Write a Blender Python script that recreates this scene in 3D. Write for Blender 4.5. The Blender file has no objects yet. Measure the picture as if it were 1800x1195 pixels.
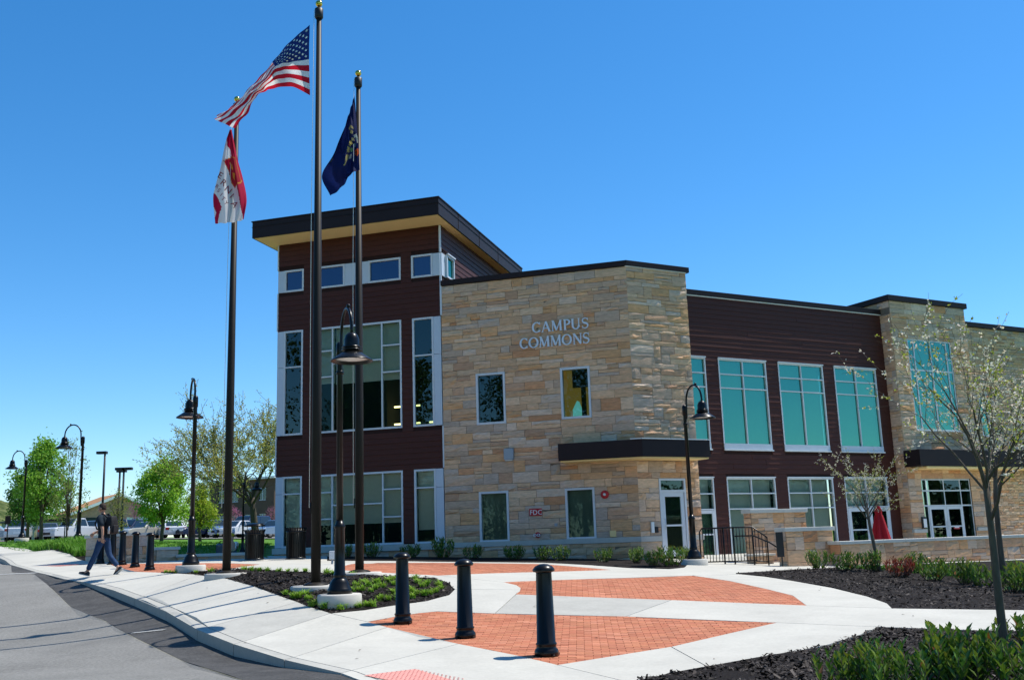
import bpy, bmesh, math, random
import numpy as np
from mathutils import Vector, Matrix
from mathutils.geometry import delaunay_2d_cdt

random.seed(7); rng = np.random.default_rng(7)
SC = bpy.context.scene
COL = SC.collection

# ---------------------------------------------------------------- camera, sky, sun, exposure
F = 1784.66                       # focal length in pixels of the 1800 px wide photograph
PITCH, ROLL = math.radians(11.316), math.radians(-1.8754)
ZC = 1.42
_cp, _sp = math.cos(PITCH), math.sin(PITCH)
FWD = np.array([0, _cp, _sp]); _u0 = np.array([0, -_sp, _cp]); _r0 = np.array([1., 0, 0])
_c, _s = math.cos(ROLL), math.sin(ROLL)
RT = _c*_r0 + _s*_u0; UP = -_s*_r0 + _c*_u0
CAM = np.array([0, 0, ZC])
cam_d = bpy.data.cameras.new('camera'); cam = bpy.data.objects.new('camera', cam_d); COL.objects.link(cam)
cam.matrix_world = Matrix(((RT[0], UP[0], -FWD[0], CAM[0]), (RT[1], UP[1], -FWD[1], CAM[1]), (RT[2], UP[2], -FWD[2], CAM[2]), (0, 0, 0, 1)))
cam_d.sensor_width = 36; cam_d.lens = 36*F/1800; cam_d.clip_end = 6000; cam_d.clip_start = .1
SC.camera = cam

SUN_AZ, SUN_EL = math.radians(66.0), math.radians(61.0)     # azimuth clockwise from the view direction
W = bpy.data.worlds.new('World'); SC.world = W; W.use_nodes = True
wn = W.node_tree.nodes; wl = W.node_tree.links
bg = wn['Background']; sky = wn.new('ShaderNodeTexSky')
sky.sky_type = 'NISHITA'; sky.sun_disc = False; sky.sun_elevation = SUN_EL; sky.sun_rotation = SUN_AZ
sky.air_density = 0.9; sky.dust_density = 0.2; sky.ozone_density = 4.4; sky.altitude = 200
hsv = wn.new('ShaderNodeHueSaturation'); hsv.inputs['Saturation'].default_value = 1.29; hsv.inputs['Hue'].default_value = .497
wl.new(sky.outputs[0], hsv.inputs['Color']); wl.new(hsv.outputs[0], bg.inputs['Color'])
bg.inputs['Strength'].default_value = 0.124
sun_d = bpy.data.lights.new('sun', 'SUN'); sun_d.energy = 3.7; sun_d.angle = math.radians(.5); sun_d.color = (1, .955, .875)
sun = bpy.data.objects.new('sun', sun_d); COL.objects.link(sun)
SUNV = Vector((math.cos(SUN_EL)*math.sin(SUN_AZ), math.cos(SUN_EL)*math.cos(SUN_AZ), math.sin(SUN_EL)))
sun.rotation_euler = SUNV.to_track_quat('Z', 'Y').to_euler(); sun.location = (30, 20, 60)
SC.view_settings.view_transform = 'Standard'; SC.view_settings.look = 'None'; SC.view_settings.gamma = 1
SC.view_settings.exposure = 0.62; SC.view_settings.use_curve_mapping = False
SC.cycles.max_bounces = 8; SC.cycles.transparent_max_bounces = 12

def ray(px, py): return FWD + RT*(px-900)/F - UP*(py-597.5)/F
def at(px, py, Y):
    d = ray(px, py); return CAM + d*(Y/d[1])

# ---------------------------------------------------------------- helpers
def hx(h):
    h = h.lstrip('#'); r = [int(h[i:i+2], 16)/255 for i in (0, 2, 4)]
    return tuple(c/12.92 if c <= .04045 else ((c+.055)/1.055)**2.4 for c in r)

def mat(name, col, rough=.6, spec=.4, metal=0, noise=0, nscale=6, bump=0, bscale=40, attr=False, coat=0, stretch=None, col2=None, subsurf=None, bdist=.02, speck=0, sscale=60):
    m = bpy.data.materials.new(name); m.use_nodes = True
    N, L = m.node_tree.nodes, m.node_tree.links; b = N['Principled BSDF']
    b.inputs['Roughness'].default_value = rough; b.inputs['Specular IOR Level'].default_value = spec; b.inputs['Metallic'].default_value = metal
    b.inputs['Coat Weight'].default_value = coat
    tc = N.new('ShaderNodeTexCoord'); src = tc.outputs['Object']
    if stretch:
        mp = N.new('ShaderNodeMapping'); mp.inputs['Scale'].default_value = stretch; L.new(src, mp.inputs[0]); src = mp.outputs[0]
    base = None
    if attr:
        a = N.new('ShaderNodeVertexColor'); a.layer_name = 'Col'; base = a.outputs[0]
    if noise or col2:
        nz = N.new('ShaderNodeTexNoise'); nz.inputs['Scale'].default_value = nscale; nz.inputs['Detail'].default_value = 6; nz.inputs['Roughness'].default_value = .62
        L.new(src, nz.inputs['Vector'])
        if col2:
            rp = N.new('ShaderNodeValToRGB'); rp.color_ramp.elements[0].position = .36; rp.color_ramp.elements[1].position = .64
            rp.color_ramp.elements[0].color = (*col, 1); rp.color_ramp.elements[1].color = (*col2, 1)
            L.new(nz.outputs[0], rp.inputs[0])
            if base is None: base = rp.outputs[0]
        if noise:
            mr = N.new('ShaderNodeMapRange'); mr.inputs['From Min'].default_value = .25; mr.inputs['From Max'].default_value = .75
            mr.inputs['To Min'].default_value = 1-noise; mr.inputs['To Max'].default_value = 1+noise
            L.new(nz.outputs[0], mr.inputs[0])
            mx = N.new('ShaderNodeMix'); mx.data_type = 'RGBA'; mx.blend_type = 'MULTIPLY'; mx.inputs[0].default_value = 1
            if base is None: mx.inputs[6].default_value = (*col, 1)
            else: L.new(base, mx.inputs[6])
            L.new(mr.outputs[0], mx.inputs[7]); base = mx.outputs[2]
    if speck:
        n3 = N.new('ShaderNodeTexNoise'); n3.inputs['Scale'].default_value = sscale; n3.inputs['Detail'].default_value = 3; n3.inputs['Roughness'].default_value = .8; L.new(src, n3.inputs['Vector'])
        m3 = N.new('ShaderNodeMapRange'); m3.inputs['From Min'].default_value = .3; m3.inputs['From Max'].default_value = .7; m3.inputs['To Min'].default_value = 1-speck; m3.inputs['To Max'].default_value = 1+speck; L.new(n3.outputs[0], m3.inputs[0])
        x3 = N.new('ShaderNodeMix'); x3.data_type = 'RGBA'; x3.blend_type = 'MULTIPLY'; x3.inputs[0].default_value = 1
        if base is None: x3.inputs[6].default_value = (*col, 1)
        else: L.new(base, x3.inputs[6])
        L.new(m3.outputs[0], x3.inputs[7]); base = x3.outputs[2]
    if base is None: b.inputs['Base Color'].default_value = (*col, 1)
    else: L.new(base, b.inputs['Base Color'])
    if bump:
        n2 = N.new('ShaderNodeTexNoise'); n2.inputs['Scale'].default_value = bscale; n2.inputs['Detail'].default_value = 5; n2.inputs['Roughness'].default_value = .65
        L.new(src, n2.inputs['Vector'])
        bp = N.new('ShaderNodeBump'); bp.inputs['Strength'].default_value = bump; bp.inputs['Distance'].default_value = bdist
        L.new(n2.outputs[0], bp.inputs['Height']); L.new(bp.outputs[0], b.inputs['Normal'])
    if subsurf:   # thin leaf: light passes through
        t = N.new('ShaderNodeBsdfTranslucent'); ms = N.new('ShaderNodeMixShader'); ms.inputs[0].default_value = subsurf
        if base is None: t.inputs[0].default_value = (*col, 1)
        else: L.new(base, t.inputs[0])
        out = N['Material Output']; L.new(b.outputs[0], ms.inputs[1]); L.new(t.outputs[0], ms.inputs[2]); L.new(ms.outputs[0], out.inputs[0])
    return m

def glassmat(name, tint, refl, trans, fac):
    """pane: a tinted mirror layer over tinted see-through glass, weighted by fresnel"""
    m = bpy.data.materials.new(name); m.use_nodes = True
    N, L = m.node_tree.nodes, m.node_tree.links; N.remove(N['Principled BSDF'])
    g = N.new('ShaderNodeBsdfGlossy'); g.inputs['Color'].default_value = (*refl, 1); g.inputs['Roughness'].default_value = .008
    t = N.new('ShaderNodeBsdfTransparent'); t.inputs['Color'].default_value = (*trans, 1)
    d = N.new('ShaderNodeBsdfDiffuse'); d.inputs['Color'].default_value = (*tint, 1)
    fr = N.new('ShaderNodeFresnel'); fr.inputs['IOR'].default_value = 1.5
    ad = N.new('ShaderNodeMath'); ad.operation = 'ADD'; ad.use_clamp = True; ad.inputs[1].default_value = fac; L.new(fr.outputs[0], ad.inputs[0])
    m0 = N.new('ShaderNodeMixShader'); m0.inputs[0].default_value = .12; L.new(t.outputs[0], m0.inputs[1]); L.new(d.outputs[0], m0.inputs[2])
    m1 = N.new('ShaderNodeMixShader'); L.new(ad.outputs[0], m1.inputs[0]); L.new(m0.outputs[0], m1.inputs[1]); L.new(g.outputs[0], m1.inputs[2])
    nz = N.new('ShaderNodeTexNoise'); nz.inputs['Scale'].default_value = .55; tc = N.new('ShaderNodeTexCoord'); L.new(tc.outputs['Object'], nz.inputs['Vector'])
    bp = N.new('ShaderNodeBump'); bp.inputs['Strength'].default_value = .12; bp.inputs['Distance'].default_value = .03; L.new(nz.outputs[0], bp.inputs['Height']); L.new(bp.outputs[0], g.inputs['Normal'])
    L.new(m1.outputs[0], N['Material Output'].inputs[0])
    return m

class MB:
    """collects shapes; build() links them as one mesh object"""
    def __init__(s): s.v = []; s.f = []; s.m = []; s.c = []; s.sm = []
    def add(s, vs, fs, mi=0, col=(1, 1, 1), smooth=False):
        k = len(s.v); s.v += [tuple(map(float, v)) for v in vs]
        for f in fs: s.f.append(tuple(i+k for i in f)); s.m.append(mi); s.c.append(col); s.sm.append(smooth)
        return s
    def hexa(s, p, mi=0, col=(1, 1, 1)):   # 8 points: bottom 4 ccw, top 4
        return s.add(p, [(3, 2, 1, 0), (4, 5, 6, 7), (0, 1, 5, 4), (1, 2, 6, 5), (2, 3, 7, 6), (3, 0, 4, 7)], mi, col)
    def box(s, c, d, rz=0, mi=0, col=(1, 1, 1)):
        x, y, z = d[0]/2, d[1]/2, d[2]/2; ca, sa = math.cos(rz), math.sin(rz)
        P = []
        for dz in (-z, z):
            for dx, dy in ((-x, -y), (x, -y), (x, y), (-x, y)): P.append((c[0]+dx*ca-dy*sa, c[1]+dx*sa+dy*ca, c[2]+dz))
        return s.hexa(P, mi, col)
    def tube(s, pts, rad, n=8, mi=0, col=(1, 1, 1), cap=True, smooth=True):
        pts = [Vector(p) for p in pts]
        if not hasattr(rad, '__len__'): rad = [rad]*len(pts)
        vs, fs = [], []; side = None
        for i, p in enumerate(pts):
            d = (pts[min(i+1, len(pts)-1)]-pts[max(i-1, 0)])
            d = d.normalized() if d.length > 1e-9 else Vector((0, 0, 1))
            if side is None:
                side = d.orthogonal().normalized()
            else:
                side = (side - d*side.dot(d))
                side = side.normalized() if side.length > 1e-6 else d.orthogonal().normalized()
            b = d.cross(side)
            for k in range(n):
                a = 2*math.pi*k/n; vs.append(p+(side*math.cos(a)+b*math.sin(a))*rad[i])
        for i in range(len(pts)-1):
            for k in range(n): fs.append((i*n+k, i*n+(k+1) % n, (i+1)*n+(k+1) % n, (i+1)*n+k))
        s.add(vs, fs, mi, col, smooth)
        if cap:
            k = len(s.v)-len(vs)
            s.f += [tuple(k+i for i in range(n-1, -1, -1)), tuple(k+(len(pts)-1)*n+i for i in range(n))]; s.m += [mi]*2; s.c += [col]*2; s.sm += [False]*2
        return s
    def lathe(s, prof, n=20, c=(0, 0, 0), mi=0, col=(1, 1, 1), smooth=True):
        vs, fs = [], []
        for r, z in prof:
            for k in range(n): a = 2*math.pi*k/n; vs.append((c[0]+r*math.cos(a), c[1]+r*math.sin(a), c[2]+z))
        for i in range(len(prof)-1):
            for k in range(n): fs.append((i*n+k, i*n+(k+1) % n, (i+1)*n+(k+1) % n, (i+1)*n+k))
        s.add(vs, fs, mi, col, smooth)
        k = len(s.v)-len(vs)
        if prof[0][0] > 1e-4: s.f.append(tuple(k+i for i in range(n-1, -1, -1))); s.m.append(mi); s.c.append(col); s.sm.append(False)
        if prof[-1][0] > 1e-4: s.f.append(tuple(k+(len(prof)-1)*n+i for i in range(n))); s.m.append(mi); s.c.append(col); s.sm.append(False)
        return s
    def sphere(s, c, r, n=12, m=8, mi=0, col=(1, 1, 1), sc=(1, 1, 1)):
        vs, fs = [], []
        for i in range(m+1):
            t = math.pi*i/m
            for k in range(n):
                a = 2*math.pi*k/n; vs.append((c[0]+r*sc[0]*math.sin(t)*math.cos(a), c[1]+r*sc[1]*math.sin(t)*math.sin(a), c[2]-r*sc[2]*math.cos(t)))
        for i in range(m):
            for k in range(n): fs.append((i*n+k, i*n+(k+1) % n, (i+1)*n+(k+1) % n, (i+1)*n+k))
        return s.add(vs, fs, mi, col, True)
    def quad(s, a, b, c, d, mi=0, col=(1, 1, 1), smooth=False): return s.add([a, b, c, d], [(0, 1, 2, 3)], mi, col, smooth)
    def mesh(s, name, mats):
        me = bpy.data.meshes.new(name); me.from_pydata(s.v, [], s.f)
        for m in (mats if isinstance(mats, (list, tuple)) else [mats]): me.materials.append(m)
        me.polygons.foreach_set('material_index', s.m); me.polygons.foreach_set('use_smooth', s.sm)
        if any(c != (1, 1, 1) for c in s.c):
            ca = me.color_attributes.new('Col', 'FLOAT_COLOR', 'CORNER'); lt = np.zeros(len(me.polygons), int); me.polygons.foreach_get('loop_total', lt)
            cc = np.ones((len(s.c), 4)); cc[:, :3] = np.array(s.c)
            ca.data.foreach_set('color', np.repeat(cc, lt, axis=0).ravel())
        me.update(); return me
    def build(s, name, mats, parent=None, bevel=0, **kw):
        return link(name, s.mesh(name, mats), parent, bevel, **kw)

def link(name, me, parent=None, bevel=0, label=None, cat=None, group=None, kind=None):
    o = bpy.data.objects.new(name, me); COL.objects.link(o)
    if parent is not None:
        o.parent = parent; o.matrix_parent_inverse = mw(parent).inverted()
    if bevel:
        b = o.modifiers.new('bevel', 'BEVEL'); b.width = bevel; b.segments = 2; b.limit_method = 'ANGLE'; b.angle_limit = .6
    tag(o, label, cat, group, kind); return o
def mw(o):
    m = Matrix.LocRotScale(o.location, o.rotation_euler, o.scale)
    return m if o.parent is None else mw(o.parent) @ o.matrix_parent_inverse @ m
def tag(o, label=None, cat=None, group=None, kind=None):
    if label: o['label'] = label
    if cat: o['category'] = cat
    if group: o['group'] = group
    if kind: o['kind'] = kind
def thing(name, label, cat, loc=(0, 0, 0), rz=0, group=None, scale=1):
    o = bpy.data.objects.new(name, None); COL.objects.link(o); o.empty_display_size = .2
    o.location = loc; o.rotation_euler = (0, 0, rz); o.scale = (scale,)*3
    tag(o, label, cat, group); return o
def local(name, mb, mats, parent, bevel=0, **kw):      # mesh built in the parent's own coordinates
    o = bpy.data.objects.new(name, mb.mesh(name, mats) if isinstance(mb, MB) else mb); COL.objects.link(o); o.parent = parent
    if bevel:
        b = o.modifiers.new('bevel', 'BEVEL'); b.width = bevel; b.segments = 2; b.limit_method = 'ANGLE'; b.angle_limit = .6
    tag(o, **kw); return o
KIDS = {}
def kids(o): return [c for c in o.children]
def dup(root, loc, rz=0, scale=None, label=None, group=None):
    r = root.copy(); COL.objects.link(r); r.location = loc; r.rotation_euler = (0, 0, rz)
    if scale is not None: r.scale = scale if hasattr(scale, '__len__') else (scale,)*3
    if label: r['label'] = label
    if group: r['group'] = group
    def rec(src, dst):
        for ch in kids(src):
            c = ch.copy(); COL.objects.link(c); c.parent = dst; rec(ch, c)
    rec(root, r); return r

# ---------------------------------------------------------------- the lie of the land: surveyed points, thin plate spline
CT = [(961,1149,12.5),(818,1119,14.5),(708,1096,16.05),(597,1058,17.1),(555,1030,18.6),(398,1007,22),(633,1009,20.8),(335,1003,25.5),
(180,1008,26.7),(263,1001.5,30),(215,994,32),(975,1190,11.2),(1180,1150,12.6),(1300,1060,17.5),(1100,1040,19),(1000,1005,24.5),
(700,990,27.5),(1119,985,34),(487,978,38.0),(447,983,33),(520,982,33.5),(1160,980,35.0),(1221,992,28.8),(1350,993,31.5),(1420,990,32.5),
(600,1180,11.1),(410,1131,14.2),(292,1074,18.8),(237,1051,21.8),(150,1023,25.4),(112,1016,28),(40,997,33.5),(0,978,41),(-120,962,58),(120,973,40),(47,963,52),(94,966.5,45),(137,954,43.5),(38,950,56.6),(75,996,34),(329,991,31),(408,998,26),(458,992,31),(390,981,36),(-150,990,40),(-100,1010,33),
(1440,1000,29),(1547,1003,27),(1640,1020,24.5),(1790,1046,18.8),(1560,1066,16.6),(1690,1090,14.8),(1770,1170,10.2),(1800,1195,9.5),(1500,1190,10.2),(1250,1190,10.8),
(350,950,70),(150,950,72),(450,962,60),(300,985.5,34.5),(-200,955,75)]
EX = [(8.5,41.5,.42),(15,45,.4),(12,36,.45),(20,42,.45),(30,70,1.0),(45,40,.5),(20,40,.42),(30,25,.3),(20,12,0.0),(5,70,1.9),(5,50,1.2),(0,5,-.05),(12,5,-.05),(-8,8,.05),(-60,75,3.2),(-60,30,1.5),(-30,10,.4),(-15,15,.35)]
_P = np.array([at(a, b, Y) for a, b, Y in CT]+[np.array(e, float) for e in EX])
def _ph(r2): return np.where(r2 > 1e-12, .5*r2*np.log(np.maximum(r2, 1e-12)), 0)
_X = _P[:, :2]/10
_Q = np.c_[np.ones(len(_X)), _X]
_W = np.linalg.solve(np.block([[_ph(((_X[:, None]-_X[None])**2).sum(-1))+.01*np.eye(len(_X)), _Q], [_Q.T, np.zeros((3, 3))]]), np.r_[_P[:, 2], 0, 0, 0])
def G(x, y):
    x = np.asarray(x, float); y = np.asarray(y, float)
    q = np.stack([np.clip(x, -60, 45), np.clip(y, 5, 75)], -1)/10
    z = _ph(((q[..., None, :]-_X)**2).sum(-1)) @ _W[:-3]+_W[-3]+q @ _W[-2:]
    return z+.012*np.clip(y-75, 0, 150)
def g1(x, y): return float(G(x, y))
_YS = np.arange(6, 80, .05)
def gp(px, py):
    d = ray(px, py); p = CAM[None]+d[None]*(_YS/d[1])[:, None]
    h = p[:, 2]-G(p[:, 0], p[:, 1]); i = int(np.argmax(h < 0))
    t = h[i-1]/(h[i-1]-h[i]); q = p[i-1]*(1-t)+p[i]*t
    return (float(q[0]), float(q[1]))
def gxy(px, py, Y):                      # a point of the ground under a bearing, at a given distance
    p = at(px, py, Y); return (float(p[0]), float(p[1]), g1(p[0], p[1]))

# ---------------------------------------------------------------- materials
M = {}
M['concrete'] = mat('concrete', (.495, .475, .412), .85, .2, speck=.07, sscale=18, noise=.11, nscale=.9, bump=.25, bscale=60, bdist=.004)
M['concrete_grey'] = mat('concrete_grey', (.42, .405, .355), .85, .2, speck=.07, sscale=18, noise=.11, nscale=1.7, bump=.25, bscale=60, bdist=.004)
M['joint'] = mat('joint', (.16, .15, .135), .95, .1)
M['precast'] = mat('precast', (.52, .49, .43), .8, .2, noise=.08, nscale=3, bump=.2, bscale=50, bdist=.006)
M['asphalt'] = mat('asphalt', (.215, .208, .188), .93, .2, noise=.2, nscale=.55, bump=.9, bscale=110, bdist=.01, speck=.34, sscale=26)
M['asphalt_dark'] = mat('asphalt_dark', (.075, .072, .068), .92, .25, noise=.35, nscale=2.2, bump=1, bscale=90, bdist=.012, speck=.4, sscale=22)
M['line_paint'] = mat('line_paint', (.34, .34, .32), .8, .2, noise=.35, nscale=14)
M['brick'] = mat('brick', (.4, .13, .08), .85, .2, attr=True, noise=.16, nscale=30, bump=.3, bscale=120, bdist=.004)
M['sand'] = mat('sand', (.34, .16, .105), .95, .1, noise=.1)
M['mulch'] = mat('mulch', (.018, .014, .012), .95, .15, noise=.5, nscale=25, bump=1, bscale=45, bdist=.03)
M['chip'] = mat('chip', (.03, .022, .018), .8, .3, attr=True, noise=.3, nscale=20)
M['lawn'] = mat('lawn', (.075, .19, .014), .9, .2, col2=(.12, .26, .025), nscale=2.5, noise=.25, bump=1, bscale=50, bdist=.05)
M['blade'] = mat('blade', (.07, .19, .02), .6, .3, attr=True, subsurf=.35)
M['stone'] = mat('stone', (.4, .33, .22), .95, .08, attr=True, noise=.24, nscale=5, stretch=(1, 1, 4.5), bump=.8, bscale=14, bdist=.03)
M['mortar'] = mat('mortar', (.2, .155, .11), .95, .1, noise=.15, nscale=12)
M['siding'] = mat('siding', (.07, .02, .0125), .6, .25, noise=.14, nscale=3, stretch=(1, 1, 8), bump=.12, bscale=25, bdist=.004)
M['siding_back'] = mat('siding_back', (.03, .012, .01), .8, .2)
M['fascia'] = mat('fascia', (.022, .013, .014), .55, .2, noise=.08, nscale=2)
M['flashing'] = mat('flashing', (.72, .72, .7), .45, .4)
M['soffit'] = mat('soffit', (.92, .66, .3), .7, .2, noise=.04, nscale=3)
M['alu'] = mat('alu', (.62, .65, .68), .38, .5, noise=.04, nscale=4)
M['panel'] = mat('panel', (.54, .6, .67), .42, .5, noise=.04, nscale=2)
M['glass_dark'] = glassmat('glass_dark', (.01, .015, .015), (.62, .8, .78), (.3, .45, .4), .04)
M['glass_blue'] = glassmat('glass_blue', (.01, .02, .04), (.36, .44, .62), (.25, .4, .42), .16)
M['glass_teal'] = glassmat('glass_teal', (.01, .16, .13), (.18, .56, .43), (.27, .74, .6), .38)
M['glass_low'] = glassmat('glass_low', (.02, .05, .045), (.45, .68, .6), (.84, .93, .87), .0)
M['blind'] = mat('blind', (.62, .62, .56), .9, .1, noise=.05, nscale=8)
M['blind_dark'] = mat('blind_dark', (.16, .2, .17), .9, .1, noise=.1, nscale=1.2)
M['room'] = mat('room', (.05, .052, .05), .9, .1)
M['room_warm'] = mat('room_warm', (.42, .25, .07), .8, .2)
M['black'] = mat('black_paint', (.005, .005, .005), .3, .25, coat=.05, noise=.15, nscale=9)
M['black_matte'] = mat('black_matte', (.014, .014, .015), .5, .4)
M['bronze'] = mat('bronze', (.022, .018, .0145), .5, .16, noise=.1, nscale=3)
M['gold'] = mat('gold', (.85, .55, .1), .15, .6, metal=1)
M['lamp_in'] = mat('lamp_in', (.75, .75, .72), .4, .4)
M['red'] = mat('red', (.5, .02, .025), .5, .4)
M['white'] = mat('white', (.78, .78, .76), .5, .4)
M['steel_letter'] = mat('steel_letter', (.72, .76, .82), .35, .5, metal=.15)
M['grey_box'] = mat('grey_box', (.32, .36, .4), .5, .4, metal=.2)
M['umbrella'] = mat('umbrella', (.3, .012, .02), .8, .15, noise=.15, nscale=12)
M['leaf'] = mat('leaf', (.06, .14, .02), .38, .5, attr=True, subsurf=.22)
M['treeleaf'] = mat('treeleaf', (.1, .2, .03), .6, .3, attr=True, subsurf=.45)
M['bark'] = mat('bark', (.125, .098, .07), .9, .2, noise=.3, nscale=14, bump=.6, bscale=30, stretch=(1, 1, .3))
M['bark_dark'] = mat('bark_dark', (.085, .072, .055), .9, .2, noise=.3, nscale=6, bump=.6, bscale=12)
M['tactile'] = mat('tactile', (.68, .3, .25), .8, .2, noise=.1, nscale=8)
M['yellow_light'] = None

# ---------------------------------------------------------------- ground: one partition of the site into road, paving, brick, beds, lawn
AA = math.radians(106.713); AC = AA-math.pi/4
uA = np.array([math.sin(AA), math.cos(AA), 0]); nA = np.array([uA[1], -uA[0], 0])
uC = np.array([math.sin(AC), math.cos(AC), 0]); nC = np.array([uC[1], -uC[0], 0])
P1 = at(1119, 980, 34.7)+uA*.18; P1[2] = 0
PC = at(1119, 980, 34.7)-4.5*nC; PC[2] = 0
class Frame:
    def __init__(s, o, u, n): s.o, s.u, s.n = np.array(o, float), u, n
    def p(s, a, d, z): q = s.o+s.u*a+s.n*d; return (float(q[0]), float(q[1]), float(z))
FA = Frame(P1, uA, nA); FD = Frame(P1, uC, nC); FC = Frame(PC, uC, nC)

def pxs(L): return [gp(*q) for q in L]
curb = [(-.2, 7.0), (-.9, 9.2)]+pxs([(660,1205),(600,1182),(500,1158.7),(410.6,1131),(347,1106),(292,1074),(237,1051),(200,1037),(150,1023),(112,1017),(80,1008.6),(64,1005),(40,998),(18.7,992),(9.4,984.5)])+[(-20.6, 40.9), (-28.4, 53), (-42, 75)]
inner = [(-39, 75), (-26.5, 52.9), (-24.6, 51.6), (-18.8, 41.6), (-17.4, 40), (-16, 37.6), (-15.4, 36.7)]
A0 = FA.p(-13.9, .02, 0)[:2]; A1 = FA.p(0, .02, 0)[:2]; D1 = FD.p(2.6, .02, 0)[:2]
bed_found = pxs([(575,985.2),(690,985.5),(760,986.7),(954,988.6),(1038,993),(1107,998),(1177,999.7),(1203,997)])+[(4.55, 28.3), (4.9, 31), (4.6, 34.7), A1, FA.p(-11.6, .02, 0)[:2]]
plaza = curb+inner+[(-13.6, 35.2), (-12.2, 34.9), (-11, 34.8), (-8.8, 35.4), (-9.3, 37.0), A0, A1, D1, FC.p(3, .02, 0)[:2], FC.p(30, .02, 0)[:2], (24, 37.5), (18.5, 34.6), (9.5, 30.3), (9.2, 30.2)] \
    + pxs([(1293.7,1008),(1345,1013),(1393.6,1020.5),(1462.5,1032.5),(1524.5,1048),(1559,1060),(1567.5,1068.7)])+[(7.6, 15.9), (14, 14.6), (14, 11.6)] \
    + pxs([(1800,1110),(1607,1103),(1545,1101),(1510.7,1115),(1455.6,1132),(1352,1153),(1249,1174),(1180,1182),(1100,1200)])+[(.75, 9.6), (.6, 7.0)]
bedR = pxs([(1293.7,1008),(1345,1013),(1393.6,1020.5),(1462.5,1032.5),(1524.5,1048),(1559,1060),(1567.5,1068.7)])+[(7.6, 15.9), (14, 14.6), (22, 22), (18.5, 34.5), (9.5, 30.2), (9.2, 30.2)]
bedF = pxs([(1800,1110),(1607,1103),(1545,1101),(1510.7,1115),(1455.6,1132),(1352,1153),(1249,1174),(1180,1182),(1100,1200)])+[(.75, 9.6), (.6, 7.0), (12, 7.0), (14, 11.6)]
bed1 = pxs([(283,1006),(350,1003),(400,1000),(480,1003),(560,1006),(612,1008.6),(697,1012),(763,1017),(790,1026.6),(800,1035),(790,1045),(750,1056),(690,1064),(640,1072),(582,1077.6),(540,1065),(500,1050),(450,1031),(400,1017),(340,1009)])
bedL = [(-15.45, 36.9), (-16, 37.7), (-17.4, 40.1), (-18.8, 41.7), (-19.6, 43), (-19.0, 43.6), (-17.5, 42), (-16, 40), (-14.6, 37.6)]
brA = pxs([(593,1001),(661,988.8),(820,988.8),(947,990.7),(1020,996),(1074,1001),(1000,1003.5),(900,1006),(770,1011),(650,1004.7)])
brB = pxs([(885,1022.6),(1000,1018),(1218,1011),(1283,1020.5),(1345,1034),(1393.6,1046),(1417.7,1063.5),(1180,1054),(1040,1049),(906,1044),(914,1038),(915,1033),(908,1028)])
brC = pxs([(645,1092),(700,1082),(735,1077),(768,1073.7),(870,1077.5),(1100,1082.7),(1366,1093.5),(1280,1113),(1180,1136),(1080,1152),(980,1168),(911,1151.7),(806,1131),(681,1101.8)])
brD = pxs([(193,991),(240,1004.5),(285,1006),(340,1003),(400,999),(410,998),(458,991.5),(407,989.5),(329,989.5),(250,990)])
asph = pxs([(91,1028.6),(123,1051.5),(187,1076.5),(237,1101.6),(319,1138),(433,1195)])
asph_patch = [(-1.2, 7.0)]+[(-1.6, 9)]+asph[::-1]+[(-14.3, 30.6), (-15.6, 31.9)]+[(p[0]+.02, p[1]) for p in curb[15:1:-1]]+[(-.6, 7.0)]
RECT = [(-60, 6), (45, 6), (45, 75), (-60, 75)]

def inpoly(x, y, P):
    x = np.asarray(x, float); y = np.asarray(y, float); r = np.zeros(x.shape, bool); n = len(P)
    for i in range(n):
        x0, y0 = P[i]; x1, y1 = P[(i+1) % n]
        if y0 == y1: continue
        c = (y0 > y) != (y1 > y)
        r ^= c & (x < (x1-x0)*(y-y0)/(y1-y0)+x0)
    return r
road_poly = [(-60, 6), (-.15, 6)]+curb+[(-60, 75)]

def offset_line(L, d):
    out = []
    for i, p in enumerate(L):
        a = np.array(L[max(i-1, 0)]); b = np.array(L[min(i+1, len(L)-1)]); t = (b-a)/np.linalg.norm(b-a); out.append((p[0]+t[1]*d, p[1]-t[0]*d))
    return out
joints = [offset_line(curb, .17)]
for pr in ([(582,1077.6),(645,1092)], [(980,1168),(1110,1199)], [(150,1023),(238,1004.8)], [(237,1051),(350,1010)], [(292,1074),(455,1033)], [(347,1106),(520,1058)], [(410.6,1131),(580,1077.6)],
           [(500,1158.7),(681,1101.8)], [(600,1182),(806,1131)], [(870,1077.5),(907,1044)], [(1100,1082.7),(1180,1054)], [(1366,1093.5),(1545,1101)], [(1417,1063.5),(1567,1068.7)], [(770,1011),(885,1022.6)], [(800,1035),(914,1036)], [(947,990.7),(1000,1003.5)], [(1218,1011),(1295,1008.5)], [(1180,1136),(1249,1174)]):
    a, b = np.array(gp(*pr[0])), np.array(gp(*pr[1])); d = (b-a)/np.linalg.norm(b-a); joints.append([tuple(a-d*.05), tuple(b+d*.03)])
joints += [[(-14.2, 30.9), (-11.8, 31.8)], [(-17.9, 36.6), (-15.9, 37.4)], [(-20.6, 41), (-18.4, 41.4)], [(-24.5, 47), (-22, 47.3)], [(7.6, 15.9), (7.2, 13.4)], [(9.8, 15.5), (9.4, 12.6)], [(4.3, 24.0), (5.3, 25.1)], [(-8.7, 31.5), (-8.8, 35.3)], [(-6, 31.0), (-6.6, 33)]]
JW = .016

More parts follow.
